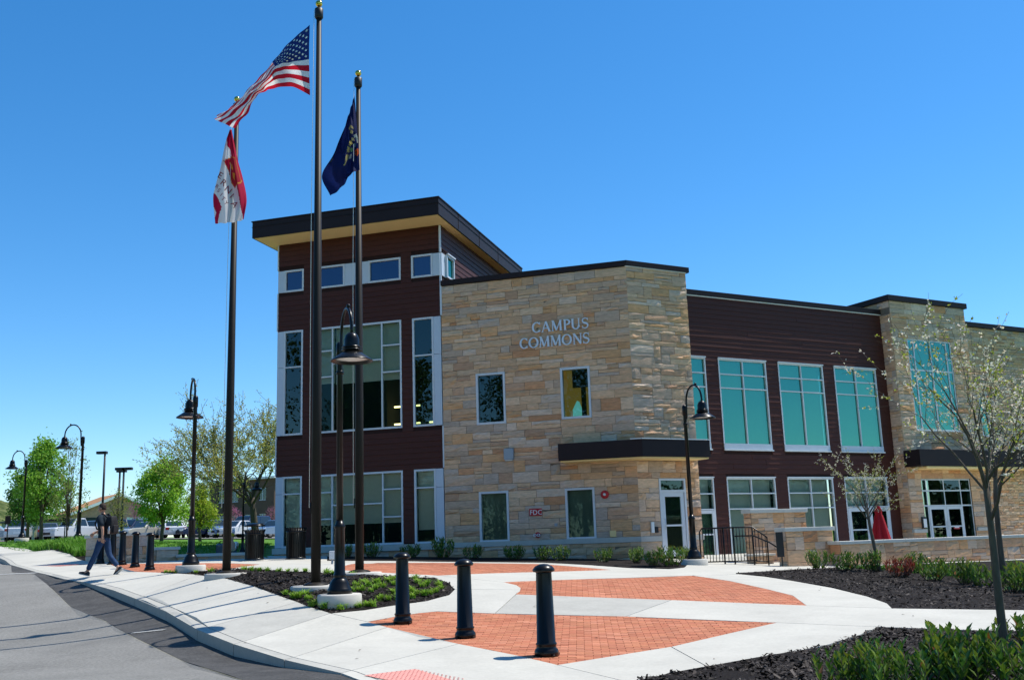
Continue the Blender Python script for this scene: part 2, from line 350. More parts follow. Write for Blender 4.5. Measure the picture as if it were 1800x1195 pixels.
V2, E2 = [], []
def addpoly(P, closed=True):
    k = len(V2); V2.extend([tuple(p) for p in P])
    for i in range(len(P)-(0 if closed else 1)): E2.append((k+i, k+(i+1) % len(P)))
for P in (RECT, plaza, bedR, bedF, bed1, bed_found, bedL, brA, brB, brC, brD, asph_patch): addpoly(P)
for L in joints:
    addpoly(offset_line(L, JW/2)+offset_line(L, -JW/2)[::-1])
for x in np.arange(-60, 45.1, 3): 
    for y in np.arange(6, 75.1, 3): V2.append((x+rng.uniform(-.2, .2)*(-60 < x < 45), min(75, max(6, y))))
for x in np.arange(-19, 13, .55):
    for y in np.arange(7.5, 32, .55): V2.append((x+rng.uniform(-.1, .1), y+rng.uniform(-.1, .1)))
_r = delaunay_2d_cdt([Vector(v) for v in V2], E2, [], 0, 1e-5)
TV = np.array([(v.x, v.y) for v in _r[0]]); TF = np.array([f for f in _r[2] if len(f) == 3])
a_ = TV[TF[:, 0]]; b_ = TV[TF[:, 1]]; c_ = TV[TF[:, 2]]
ar = (b_[:, 0]-a_[:, 0])*(c_[:, 1]-a_[:, 1])-(b_[:, 1]-a_[:, 1])*(c_[:, 0]-a_[:, 0])
TF[ar < 0] = TF[ar < 0][:, ::-1]; TF = TF[np.abs(ar) > 1e-9]
ct = TV[TF].mean(1); cx, cy = ct[:, 0], ct[:, 1]
inr = (cx > -60) & (cx < 45) & (cy > 6) & (cy < 75)
cls = np.full(len(TF), 'lawn', dtype=object)
cls[inpoly(cx, cy, road_poly)] = 'road'
cls[inpoly(cx, cy, asph_patch) & (cls == 'road')] = 'asphalt_patch'
pl = inpoly(cx, cy, plaza); cls[pl] = 'concrete'
def seg_d(x, y, L):
    d = np.full(x.shape, 1e9)
    for (x0, y0), (x1, y1) in zip(L[:-1], L[1:]):
        dx, dy = x1-x0, y1-y0; t = np.clip(((x-x0)*dx+(y-y0)*dy)/(dx*dx+dy*dy), 0, 1); d = np.minimum(d, np.hypot(x-x0-t*dx, y-y0-t*dy))
    return d
for L in joints: cls[(seg_d(cx, cy, L) < JW*.52) & pl] = 'joint'
for n_, P in (('bed1', bed1), ('bed_found', bed_found), ('bedR', bedR), ('bedF', bedF), ('bedL', bedL), ('brA', brA), ('brB', brB), ('brC', brC), ('brD', brD)):
    cls[inpoly(cx, cy, P)] = n_
def curbdrop(y):
    def ss(a, b, v): t = np.clip((v-a)/(b-a), 0, 1); return t*t*(3-2*t)
    return .012+.15*ss(10.5, 14, y)*(1-ss(22.5, 27.5, y))+.14*ss(36, 39, y)
ZG = G(TV[:, 0], TV[:, 1])
def sheet(sel, off, skirt=0):
    f = TF[sel]; used = np.unique(f); mp = np.full(len(TV), -1); mp[used] = np.arange(len(used))
    z = ZG[used]+(off(TV[used, 0], TV[used, 1]) if callable(off) else off)
    vs = [(a, b, c) for (a, b), c in zip(TV[used], z)]; fs = [tuple(t) for t in mp[f]]
    if skirt:
        ed = {}
        for t in fs:
            for i in range(3):
                e = (t[i], t[(i+1) % 3]); k = (min(e), max(e)); ed[k] = None if k in ed else e
        low = {}
        for e in ed.values():
            if e is None: continue
            for i in e:
                if i not in low: low[i] = len(vs); x, y, z0 = vs[i]; vs.append((x, y, z0-skirt))
            fs.append((e[1], e[0], low[e[0]], low[e[1]]))
    mb = MB(); mb.add(vs, fs); return mb
def struct(name, mb, m, parent=None, label=None):
    o = mb.build(name, m, parent); tag(o, label, None, None, 'structure'); return o
lawn = struct('lawn', sheet((cls == 'lawn') & inr, -.03), M['lawn'], label='green lawn rising to the car park')
road = struct('road', sheet(cls == 'road', lambda x, y: -curbdrop(y)), M['asphalt'], label='worn grey asphalt road')
patch = struct('asphalt_patch', sheet(cls == 'asphalt_patch', lambda x, y: -curbdrop(y)+.004), M['asphalt_dark'], road)
side = struct('sidewalk', sheet(cls == 'joint', -.014, .1), M['joint'], label='pale concrete sidewalk and plaza with scored joints')
# slabs: the paving between joints, piece by piece
ci = np.where(cls == 'concrete')[0]; par = {i: i for i in ci}
def find(i):
    while par[i] != i: par[i] = par[par[i]]; i = par[i]
    return i
em = {}
for i in ci:
    for k in range(3):
        e = tuple(sorted((TF[i][k], TF[i][(k+1) % 3])))
        if e in em: par[find(i)] = find(em[e])
        else: em[e] = i
comp = {}
for i in ci: comp.setdefault(find(i), []).append(i)
tri_area = np.abs((TV[TF[:, 1], 0]-TV[TF[:, 0], 0])*(TV[TF[:, 2], 1]-TV[TF[:, 0], 1])-(TV[TF[:, 1], 1]-TV[TF[:, 0], 1])*(TV[TF[:, 2], 0]-TV[TF[:, 0], 0]))/2
kerb_line = offset_line(curb, .08)
small = []
for k, L in comp.items():
    sel = np.zeros(len(TF), bool); sel[L] = True; area = tri_area[L].sum()
    if area < .02: small += L; continue
    onk = np.median(seg_d(cx[L], cy[L], kerb_line)) < .12
    struct('kerb' if onk else 'slab', sheet(sel, .0, .28 if onk else .12), M['concrete_grey'] if onk or (rng.random() < .35 and area < 30) else M['concrete'], side)
if small:
    sel = np.zeros(len(TF), bool); sel[small] = True; struct('slab_edge', sheet(sel, 0, .1), M['concrete'], side)
for key, lab, nm in (('bed1', 'mulched bed around the flagpoles', 'planting_bed'), ('bed_found', 'shaded mulch bed along the building foot', 'planting_bed'), ('bedR', 'mulched bed in front of the low stone wall', 'planting_bed'), ('bedF', 'dark mulched bed in the right foreground', 'planting_bed'), ('bedL', 'mulched lily bed beside the far sidewalk', 'planting_bed')):
    def off(x, y):
        return .0+.02*np.sin(x*5.1+1)*np.sin(y*4.3)+.012*np.sin(x*11+y*7)
    struct(nm, sheet(cls == key, off, .15), M['mulch'], label=lab)
# brick fields
def clip_rect(P, o, u, v, w, h):
    P = [np.array(p) for p in P]
    for nrm, lim in ((u, w/2), (-u, w/2), (v, h/2), (-v, h/2)):
        out = []
        for i in range(len(P)):
            a, b = P[i], P[(i+1) % len(P)]; da = (a-o) @ nrm-lim; db = (b-o) @ nrm-lim
            if da <= 0: out.append(a)
            if da*db < 0: out.append(a+(b-a)*da/(da-db))
        P = out
        if len(P) < 3: return []
    return P
BRC = [(.46, .165, .088), (.48, .185, .10), (.44, .15, .08), (.47, .18, .092), (.43, .155, .085), (.50, .2, .115)]
def brick_field(key, P, lab, rot, lim):
    root = struct('brick_paving', sheet(cls == key, -.03, .1), M['sand'], label=lab)
    u = np.array([math.cos(rot), math.sin(rot)]); v = np.array([-u[1], u[0]]); A = np.array(P); o0 = A.mean(0)
    q = np.c_[(A-o0) @ u, (A-o0) @ v]; L, H = .203, .1015; jt = .005; out = []
    for r in range(int(q[:, 1].min()/H)-1, int(q[:, 1].max()/H)+2):
        for c in range(int(q[:, 0].min()/L)-1, int(q[:, 0].max()/L)+2):
            ce = o0+u*(c*L+(r % 2)*L/2)+v*(r*H)
            cor = [ce+u*sx*(L-jt)/2+v*sy*(H-jt)/2 for sx, sy in ((-1, -1), (1, -1), (1, 1), (-1, 1))]
            ins = inpoly([p[0] for p in cor], [p[1] for p in cor], P)
            if ins.all(): pass
            elif ins.any(): cor = clip_rect(P, ce, u, v, L-jt, H-jt)
            else: continue
            if len(cor) >= 3:
                a2 = abs(sum(cor[i][0]*cor[(i+1) % len(cor)][1]-cor[(i+1) % len(cor)][0]*cor[i][1] for i in range(len(cor))))/2
                if a2 > 2e-4: out.append((ce, cor))
    out.sort(key=lambda t: t[0][1])
    rest = MB()
    allv = np.array([p for _, cr in out for p in cr]); zz = G(allv[:, 0], allv[:, 1]); k = 0
    for i, (ce, cr) in enumerate(out):
        z = zz[k:k+len(cr)]-.003+rng.normal(0, .0012); k += len(cr); n = len(cr); cc = np.mean(cr, 0)
        sh = rng.uniform(.86, 1.12); col = tuple(np.array(BRC[rng.integers(len(BRC))])*sh)
        vs = [(p[0], p[1], b-.03) for p, b in zip(cr, z)]+[(p[0], p[1], b-.004) for p, b in zip(cr, z)]+[(*(p+(cc-p)/max(np.linalg.norm(cc-p), .01)*.005), b) for p, b in zip(cr, z)]
        fs = [(j, (j+1) % n, n+(j+1) % n, n+j) for j in range(n)]+[(n+j, n+(j+1) % n, 2*n+(j+1) % n, 2*n+j) for j in range(n)]+[tuple(range(2*n, 3*n))]
        if i < lim: MB().add(vs, fs, 0, col).build('brick', M['brick'], root)
        else: rest.add(vs, fs, 0, col)
    if rest.v: rest.build('bricks', M['brick'], root, kind='stuff')
brick_field('brC', brC, 'red brick paving behind the three near bollards', -.06, 300)
brick_field('brB', brB, 'red brick paving in the middle of the plaza', -.06, 0)
brick_field('brA', brA, 'red brick paving close to the building', -.06, 0)
brick_field('brD', brD, 'red brick paving beside the far bollards', -.3, 0)
# far terrain
mb = MB(); ringx = [-60, -90, -140, -220, -400, -900, -3000]; 
def farz(x, y): return g1(x, y)-.06
gx = sorted(set([-3000, -1200, -500, -250, -140, -100, -80]+list(range(-60, 46, 15))+[60, 90, 140, 260, 600, 1500, 3000])); gy = [-3000, -800, -200, -60, -20, 0, 6, 15, 30, 45, 60, 75, 85, 100, 125, 150, 200, 300, 500, 900, 1600, 3500]
zz = {(x, y): farz(x, y)-(.25 if -60 < x < 45 and 6 < y < 75 else 0)+0 for x in gx for y in gy}
for i in range(len(gx)-1):
    for j in range(len(gy)-1):
        if gx[i] >= -60 and gx[i+1] <= 45 and gy[j] >= 6 and gy[j+1] <= 75: continue
        mb.quad(*[(x, y, zz[(x, y)]) for x, y in ((gx[i], gy[j]), (gx[i+1], gy[j]), (gx[i+1], gy[j+1]), (gx[i], gy[j+1]))], smooth=True)
struct('ground', mb, M['lawn'], label='grassy ground running to the horizon')
# car park sheet
mb = MB(); n = 24
for i in range(n):
    for j in range(6):
        c = [(-70+(i+a)*3.2, 78+(j+b)*4.2) for a, b in ((0, 0), (1, 0), (1, 1), (0, 1))]; mb.quad(*[(x, y, g1(x, y)+.02) for x, y in c], smooth=True)
struct('car_park', mb, M['asphalt'], label='asphalt car park beyond the lawn')
# road markings
def strip(name, a, b, w, m, parent, lift=.009, n=8):
    a, b = np.array(a), np.array(b); t = (b-a)/np.linalg.norm(b-a); s = np.array([-t[1], t[0]])*w/2; mb = MB()
    for i in range(n):
        p, q = a+(b-a)*i/n, a+(b-a)*(i+1)/n
        mb.quad(*[(x, y, g1(x, y)-float(curbdrop(y))+lift) for x, y in (p-s, q-s, q+s, p+s)])
    return struct(name, mb, m, parent)
strip('stop_line', (-16.4, 31.2), (-14.4, 31.0), .3, M['line_paint'], road)
strip('stop_line', gp(233, 1095), gp(290, 1089), .12, M['line_paint'], road, .012)
# tactile pads with raised domes
def tactile(P, lab):
    A = [np.array(p) for p in P]; mb = MB()
    for i in range(6):
        for j in range(6):
            w = lambda a, b: tuple(A[0]*(1-a)*(1-b)+A[1]*a*(1-b)+A[2]*a*b+A[3]*(1-a)*b)
            mb.quad(*[(x, y, g1(x, y)+.006) for x, y in (w(i/6, j/6), w((i+1)/6, j/6), w((i+1)/6, (j+1)/6), w(i/6, (j+1)/6))])
    root = struct('tactile_pad', mb, M['tactile'], label=lab)
    d = MB(); u = A[1]-A[0]; v = A[3]-A[0]; nu, nv = int(np.linalg.norm(u)/.06), int(np.linalg.norm(v)/.06)
    for i in range(nu):
        for j in range(nv):
            p = A[0]+u*(i+.5)/nu+v*(j+.5)/nv; d.lathe([(.012, 0), (.008, .006)], 6, (p[0], p[1], g1(p[0], p[1])+.006), smooth=False)
    d.build('domes', M['tactile'], root, kind='stuff')
tactile([gp(640, 1187), (-1.05, 10.35), gp(795, 1195), gp(730, 1176)], 'pink tactile pad at the near kerb ramp')
tactile([(-16.3, 34.6), (-14.9, 33.6), (-14.3, 34.3), (-15.7, 35.3)], 'pink tactile pad at the far kerb ramp')

# ---------------------------------------------------------------- building
def fbox(mb, fr, s0, s1, d0, d1, z0, z1, mi=0, col=(1, 1, 1)):
    return mb.hexa([fr.p(s0, d1, z0), fr.p(s1, d1, z0), fr.p(s1, d0, z0), fr.p(s0, d0, z0), fr.p(s0, d1, z1), fr.p(s1, d1, z1), fr.p(s1, d0, z1), fr.p(s0, d0, z1)], mi, col)
def sub_iv(iv, a, b):
    out = []
    for x, y in iv:
        if b <= x or a >= y: out.append((x, y)); continue
        if a > x: out.append((x, a))
        if b < y: out.append((b, y))
    return out
def wall_cells(mb, fr, s0, s1, z0, z1, ops, d0, d1):
    zs = sorted({z0, z1} | {z for o in ops for z in o[2:4] if z0 < z < z1})
    for za, zb in zip(zs[:-1], zs[1:]):
        iv = [(s0, s1)]
        for a, b, c, d in ops:
            if c < zb-1e-6 and d > za+1e-6: iv = sub_iv(iv, a, b)
        for a, b in iv: fbox(mb, fr, a, b, d0, d1, za, zb)
def offs(P, d):
    out = []
    for i in range(len(P)):
        ns = []
        for a, b in ((i-1, i), (i, i+1)):
            if a >= 0 and b < len(P):
                u = np.array(P[b])-np.array(P[a]); u /= np.linalg.norm(u); ns.append(np.array([u[1], -u[0]]))
        n = ns[0] if len(ns) == 1 else (ns[0]+ns[1])/(1+ns[0] @ ns[1])
        out.append(np.array(P[i])+n*d)
    return out
def band(mb, P, d0, d1, z0, z1, mi=0):
    a, b = offs(P, d0), offs(P, d1)
    vs = []
    for p, q in zip(a, b): vs += [(p[0], p[1], z0), (q[0], q[1], z0), (q[0], q[1], z1), (p[0], p[1], z1)]
    fs = [(3, 2, 1, 0)]
    for i in range(len(P)-1):
        k, l = 4*i, 4*i+4
        for m_ in range(4): fs.append((k+m_, k+(m_+1) % 4, l+(m_+1) % 4, l+m_))
    k = 4*(len(P)-1); fs.append((k, k+1, k+2, k+3)); return mb.add(vs, fs, mi)
def slabpoly(mb, P, z0, z1, mi=0):
    n = len(P); vs = [(p[0], p[1], z0) for p in P]+[(p[0], p[1], z1) for p in P]
    return mb.add(vs, [tuple(range(n-1, -1, -1)), tuple(range(n, 2*n))]+[(i, (i+1) % n, n+(i+1) % n, n+i) for i in range(n)], mi)

PAL = [((.74,.46,.27), 5), ((.70,.41,.23), 4), ((.64,.44,.31), 3.4), ((.78,.53,.34), 3), ((.72,.37,.16), 1.8), ((.60,.335,.20), 2.4), ((.74,.56,.43), 2.2), ((.64,.28,.12), .8), ((.53,.42,.345), 2.8), ((.46,.345,.265), 1.4)]
_pw = np.array([w for _, w in PAL]); _pw = _pw/_pw.sum()
def stone_col(warm=0):
    c = (np.array(PAL[rng.choice(len(PAL), p=_pw)][0])*.74+np.array((.65, .455, .31))*.26)*rng.uniform(.86, 1.1)
    return tuple(c*np.array([1+.12*warm, 1+.03*warm, 1-.08*warm]))
def stones(fr, s0, s1, z0, z1, ops=(), hmin=.1, hmax=.29, wmin=.26, wmax=1.02, proud=.04, jt=.012, miL=0, miR=0, warm=0, depth=.06, span=.16):
    """random ashlar: list of (area, verts, faces, colour); rock-faced blocks, recessed joints"""
    req = sorted({z0, z1} | {z for o in ops for z in o[2:4] if z0 < z < z1}); cuts = [z0]
    for a, b in zip(req[:-1], req[1:]):
        z = a
        while b-z > hmax*1.25:
            h = rng.uniform(hmin, hmax)
            if b-z-h < hmin: break
            z += h; cuts.append(z)
        if b-z > hmax*1.25: cuts.append((z+b)/2)
        cuts.append(b)
    out = []; block = []
    for r, (za, zb) in enumerate(zip(cuts[:-1], cuts[1:])):
        iv = [(s0, s1)]
        for a, b, c, d in ops:
            if c < zb-1e-6 and d > za+1e-6: iv = sub_iv(iv, a, b)
        for a, b in block: iv = sub_iv(iv, a, b)
        block = []; nxt = cuts[r+2] if r+2 < len(cuts) else None
        for a, b in iv:
            x = a
            while x < b-1e-6:
                w = rng.uniform(wmin, wmax)*(.65+.5*min(1, (zb-za)/.22)); e = x+w
                if b-e < wmin*.8: e = b
                tops = [(za, zb)]
                free = nxt and all(not (o[2] < nxt-1e-6 and o[3] > zb+1e-6 and o[0] < e and o[1] > x) for o in ops)
                if free and rng.random() < span and nxt-za < hmax*1.5: tops = [(za, nxt)]; block.append((x, e))
                elif zb-za > hmin*2.1 and rng.random() < .22: t = za+(zb-za)*rng.uniform(.4, .6); tops = [(za, t), (t, zb)]
                for q0, q1 in tops:
                    nx = 2 if e-x < .5 else 3; h = jt/2; S = np.linspace(x+(h if x > s0+1e-6 or not miL else 0), e-(h if e < s1-1e-6 or not miR else 0), nx+2); Z = np.linspace(q0+h, q1-h, 4)
                    rough = rng.choice([.12, .2, .5, 1.15], p=[.3, .25, .25, .2]); tl = rng.normal(0, .006)*rough; vs, fs = [], []
                    for j in range(4):
                        for i in range(nx+2):
                            edge = i in (0, nx+1) or j in (0, 3)
                            d = proud*(.7-.2*rough if edge else .8+.2*rough)+rng.normal(0, .003 if edge else proud*.36*rough)+tl*(j-1.5)
                            s_ = S[i]+(0 if not edge else rng.normal(0, .003)); z_ = Z[j]+(rng.normal(0, .004) if edge else rng.normal(0, .012))
                            if i == 0 and x <= s0+1e-6 and miL: s_ = S[i]-d*miL
                            if i == nx+1 and e >= s1-1e-6 and miR: s_ = S[i]+d*miR
                            vs.append(fr.p(s_, d, z_))
                    n = nx+2
                    for j in range(3):
                        for i in range(nx+1): fs.append((j*n+i, j*n+i+1, (j+1)*n+i+1, (j+1)*n+i))
                    k = len(vs); cor = [0, nx+1, 3*n+nx+1, 3*n]
                    for i, sx, zx in ((0, S[0], Z[0]), (1, S[-1], Z[0]), (2, S[-1], Z[3]), (3, S[0], Z[3])): vs.append(fr.p(sx, -depth, zx))
                    fs += [tuple([k, k+1]+list(range(nx+1, -1, -1))), tuple([k+1, k+2]+[j*n+nx+1 for j in (3, 2, 1, 0)]), tuple([k+2, k+3]+[3*n+i for i in range(0, nx+2)]), tuple([k+3, k]+[j*n for j in (0, 1, 2, 3)])]
                    out.append(((e-x)*(q1-q0), vs, fs, stone_col(warm)))
                x = e
    return out
def place_stones(L, parent, lim, m=None, name='stone'):
    m = m or M['stone']; L = sorted(L, key=lambda t: -t[0]); rest = MB()
    for i, (a, vs, fs, c) in enumerate(L):
        if i < lim: MB().add(vs, fs, 0, c).build(name, m, parent)
        else: rest.add(vs, fs, 0, c)
    if rest.v: rest.build('stones', m, parent, kind='stuff')

B = thing('campus_building', 'two storey campus building of tan stone and dark red siding', 'building', (float(P1[0]), float(P1[1]), .7))

# openings (s0, s1, z0, z1) on the facades
T_OPS = [(-13.76,-12.66,5.70,9.75),(-12.21,-8.57,5.70,9.75),(-8.13,-6.99,5.70,9.75),(-13.76,-12.66,1.52,4.15),(-12.21,-8.57,1.52,4.15),(-8.13,-6.99,1.52,4.15),
         (-13.76,-12.65,11.30,12.18),(-12.12,-8.57,11.30,12.18),(-8.14,-6.99,11.30,12.18)]
S_OPS = [(-5.68,-4.58,5.61,7.46),(-2.54,-1.47,5.61,7.42),(-5.67,-4.58,1.49,3.24),(-2.54,-1.50,1.49,3.22)]
D_OPS = [(.85,1.97,.3,3.44)]
CW = [(4.48,7.12),(7.80,10.43),(11.12,13.77),(14.45,17.1)]
C_OPS = [(a,b,4.95,8.80) for a,b in CW]+[(a,b,.47,3.79) for a,b in CW]
E_OPS = [(.95,3.95,5.95,10.28),(.84,4.2,.5,3.72)]
FE = Frame(FC.p(17.8, .6, 0), uC, nC); FEL = Frame(FC.p(17.8, 0, 0), nC, -uC)
FS = Frame(FA.p(-6.97, 0, 0), -nA, uA)

# masonry core walls (the mortar seen between stones)
w = MB(); wall_cells(w, FA, -6.97, 0, .2, 10.86, S_OPS, -.3, -.0)
wall_cells(w, FD, 0.0, 2.6, .2, 10.86, D_OPS, -.3, -.0)
fbox(w, FD, 2.3, 2.6, -4.45, -.3, .2, 10.86)
stone_wall = w.build('stone_wall', M['mortar'], B)
band_op = (-6.97, 0, 1.335, 1.51)
L = stones(FA, -6.97, 0, .35, 10.86, S_OPS+[band_op], miR=.414)
L += stones(FD, 0, 2.6, .35, 10.86, D_OPS+[(0, .85, 1.335, 1.51), (1.97, 2.6, 1.335, 1.51)], miL=.414, proud=.042)
place_stones(L, stone_wall, 300)
w = MB(); band(w, [FA.p(-6.97,0,0)[:2], FA.p(0,0,0)[:2], FD.p(.85,0,0)[:2]], -.05, .07, 1.335, 1.51)
w.build('stone_ledge', M['precast'], B, bevel=.008); fbox(MB(), FD, 1.97, 2.62, -.05, .07, 1.335, 1.51).build('stone_ledge', M['precast'], B, bevel=.008)
Pcap = [FA.p(-6.95,0,0)[:2], FA.p(0,0,0)[:2], FD.p(2.62,0,0)[:2], FD.p(2.62,-4.4,0)[:2]]
w = MB(); band(w, Pcap, -.32, .10, 10.875, 11.07); w.build('parapet_cap', M['fascia'], B, bevel=.006)
w = MB(); band(w, [FA.p(-.02,0,0)[:2], FA.p(0,0,0)[:2], FD.p(2.6,0,0)[:2]], -.01, .075, 10.845, 10.873); w.build('flashing', M['flashing'], B)
w = MB(); slabpoly(w, [FA.p(-6.9,-.3,0)[:2], FA.p(0,-.31,0)[:2], FD.p(2.3,-.31,0)[:2], FD.p(2.3,-4.4,0)[:2], FA.p(-6.9,-9.5,0)[:2]], 10.4, 10.5); w.build('roof', M['siding_back'], B)
# canopy wrapping the corner
Pcan = [FA.p(-2.5,0,0)[:2], FA.p(0,0,0)[:2], FD.p(2.45,0,0)[:2]]
w = MB(); band(w, Pcan, .05, .92, 4.10, 4.68); can = w.build('canopy', M['fascia'], B, bevel=.006)
w = MB(); band(w, [FA.p(-2.44,0,0)[:2], FA.p(0,0,0)[:2], FD.p(2.40,0,0)[:2]], .06, .87, 4.05, 4.098); w.build('soffit', M['soffit'], can)
w = MB(); band(w, [FA.p(-.01,0,0)[:2], FA.p(0,0,0)[:2], FD.p(2.46,0,0)[:2]], .88, .945, 4.682, 4.715); w.build('flashing', M['flashing'], can)

# lap siding
def siding(fr, s0, s1, z0, z1, ops, parent, pitch=.2, seg=3.7):
    k = 0; z = z0
    while z < z1-.02:
        zb = min(z+pitch, z1); iv = [(s0, s1)]
        for a, b, c, d in ops:
            if c < zb-.03 and d > z+.03: iv = sub_iv(iv, a, b)
        for a, b in iv:
            # long runs are butted from several boards
            cuts = [a]; x = a+seg*rng.uniform(.5, 1)
            while x < b-1.2: cuts.append(x); x += seg*rng.uniform(.9, 1.05)
            cuts.append(b)
            for p, q in zip(cuts[:-1], cuts[1:]):
                p += .002; q -= .002; m = MB(); e = rng.normal(0, .004); e2 = rng.normal(0, .004)
                m.hexa([fr.p(p, .034+e, z+.004), fr.p(q, .034+e2, z+.004), fr.p(q, 0, z+.004), fr.p(p, 0, z+.004), fr.p(p, .014, zb+.002), fr.p(q, .014, zb+.002), fr.p(q, 0, zb+.002), fr.p(p, 0, zb+.002)])
                m.build('siding_board', M['siding'], parent); k += 1
        z = zb
    return k
w = MB(); wall_cells(w, FA, -13.76, -6.99, .9, 13.25, T_OPS, -.25, 0); fbox(w, FS, .25, 10, -.25, -.0, .9, 13.25)
fbox(w, FA, -13.76, -13.5, -10, -.25, .9, 13.25); fbox(w, FA, -13.5, -7.22, -10, -9.75, .9, 13.25)
tower_wall = w.build('tower_wall', M['siding_back'], B)
siding(FA, -13.74, -7.0, 1.55, 13.25, T_OPS, tower_wall)
siding(FS, .03, 10, 10.95, 13.25, [(0, 1.25, 11.30, 12.22)], tower_wall)
for q in ((-7.0, -6.93, .0, .05, 9.77, 11.28), (-7.0, -6.93, .0, .05, 12.2, 13.24), (-7.0, -6.95, .0, .045, 4.17, 5.68), (-13.79, -13.745, -.1, .05, 4.17, 5.68), (-13.79, -13.745, -.1, .05, 9.77, 11.28), (-13.79, -13.745, -.1, .05, 12.2, 13.24)):
    fbox(MB(), FA, *q).build('corner_trim', M['alu'], B)
w = MB(); fbox(w, FA, -13.85, -7.0, -.1, .09, 1.30, 1.515); w.build('concrete_ledge', M['precast'], B, bevel=.008)
w = MB(); fbox(w, FA, -13.8, -6.98, -.1, .0, .4, 1.30); tb = w.build('tower_base', M['mortar'], B); place_stones(stones(FA, -13.8, -6.98, .6, 1.30, proud=.025), tb, 0)
# tower roof
R0, R1, RD, RB = -14.25, -6.55, 1.2, -9.6
w = MB(); rp = [FA.p(R0,RB,0)[:2], FA.p(R0,RD,0)[:2], FA.p(R1,RD,0)[:2], FA.p(R1,RB,0)[:2]]
band(w, rp, -.06, 0, 13.27, 13.905); roof = w.build('tower_roof', M['fascia'], B, bevel=.008)
w = MB(); band(w, rp, -.07, .03, 13.91, 13.95); band(w, rp, .002, .02, 13.70, 13.712); w.build('roof_edge', M['fascia'], roof)
w = MB(); slabpoly(w, offs(rp, -.065), 13.262, 13.29); w.build('soffit', M['soffit'], roof)
w = MB(); slabpoly(w, offs(rp, -.065), 13.8, 13.9); w.build('roof_deck', M['fascia'], roof)
w = MB()
for t in (2.1, 4.6, 7.1): fbox(w, FA, R1-.01, R1+.012, RD-t-.012, RD-t, 13.30, 13.93)
w.build('fascia_seam', M['siding_back'], roof)

def window(fr, cols, z0, z1, glass, fw=.07, bw=.05, d0=-.09, d1=.035, panels=(), sill=None, cap=False, dark=None, fm=None, name='window', pane_d=-.035):
    """cols: (s0, s1, [horizontal cuts]); frame is the part, panes, panels, sills its sub-parts"""
    s0, s1 = cols[0][0], cols[-1][1]; m = MB()
    fbox(m, fr, s0, s1, d0, d1, z1-fw, z1); fbox(m, fr, s0, s1, d0, d1, z0, z0+fw)
    fbox(m, fr, s0, s0+fw, d0, d1-.001, z0+fw, z1-fw); fbox(m, fr, s1-fw, s1, d0, d1-.001, z0+fw, z1-fw)
    panes = []
    for i, (a, b, cuts) in enumerate(cols):
        if i: fbox(m, fr, a-bw/2, a+bw/2, d0, d1-.003, z0+fw, z1-fw)
        L = a+(fw if i == 0 else bw/2); Rr = b-(fw if i == len(cols)-1 else bw/2); zz = [z0+fw]
        for c in sorted(cuts): fbox(m, fr, L, Rr, d0, d1-.005, c-bw/2, c+bw/2); panes.append((L, Rr, zz[-1], c-bw/2)); zz.append(c+bw/2)
        panes.append((L, Rr, zz[-1], z1-fw))
    if cap: fbox(m, fr, s0-.01, s1+.01, d1-.02, d1+.05, z1+.001, z1+.05)
    win = m.build(name, fm or M['alu'], B)
    for a, b, c, d in panes:
        t0, t1 = rng.normal(0, .0035, 2)     # panes never sit perfectly plumb
        MB().quad(fr.p(a, pane_d-t0, c), fr.p(b, pane_d+t0, c), fr.p(b, pane_d+t0+t1, d), fr.p(a, pane_d-t0+t1, d)).build('pane', glass, win)
    for a, b, c, d in panels:
        fbox(MB(), fr, a+.006, b-.006, -.1, .03, c+.006, d-.006).build('metal_panel', M['panel'], win, bevel=.004)
    if sill:
        fbox(MB(), fr, s0-.02, s1+.02, d1, d1+.07, z0-.03, z0+.025).build('sill', M['flashing'], win)
        if sill > .05: fbox(MB(), fr, s0+.005, s1-.005, d1-.005, d1+.02, z0+.026, z0+sill).build('metal_panel', M['panel'], win)
    return win
def blind(fr, win, a, b, z0, z1, d=-.22, m=None):
    MB().quad(fr.p(a, d, z0), fr.p(b, d, z0), fr.p(b, d, z1), fr.p(a, d, z1)).build('blind', m or M['blind'], win)
gd, gb = M['glass_dark'], M['glass_blue']
# tower, second floor / ground floor / clerestory
w2 = window(FA, [(-13.49,-12.66,[8.32])], 5.70, 9.75, gd, panels=[(-13.77,-13.49,8.32,9.75),(-13.77,-13.49,5.70,8.32)])
wm = window(FA, [(-12.21,-11.41,[7.83,8.83]),(-11.41,-9.37,[8.32]),(-9.37,-8.57,[7.82,8.83])], 5.70, 9.75, M['glass_low'])
blind(FA, wm, -11.38, -8.6, 7.55, 9.7); blind(FA, wm, -12.18, -11.42, 7.6, 9.7)
window(FA, [(-8.13,-7.29,[8.33])], 5.70, 9.75, gd, panels=[(-7.29,-6.99,8.33,9.75),(-7.29,-6.99,5.70,8.33)])
gl = M['glass_low']
w1 = window(FA, [(-13.49,-12.66,[3.50])], 1.52, 4.15, gl, panels=[(-13.77,-13.49,3.5,4.15),(-13.77,-13.49,1.52,3.5)]); blind(FA, w1, -13.45, -12.7, 2.2, 4.1)
wm = window(FA, [(-12.21,-11.41,[2.52,3.49]),(-11.41,-9.37,[3.01]),(-9.37,-8.57,[2.51,3.50])], 1.52, 4.15, gl); blind(FA, wm, -12.15, -8.63, 2.3, 4.1)
w3 = window(FA, [(-8.13,-7.29,[3.49])], 1.52, 4.15, gl, panels=[(-7.29,-6.99,3.49,4.15),(-7.29,-6.99,1.52,3.49)]); blind(FA, w3, -8.08, -7.34, 2.0, 4.1)
window(FA, [(-13.49,-12.65,[])], 11.30, 12.18, gb, panels=[(-13.77,-13.49,11.30,12.18)])
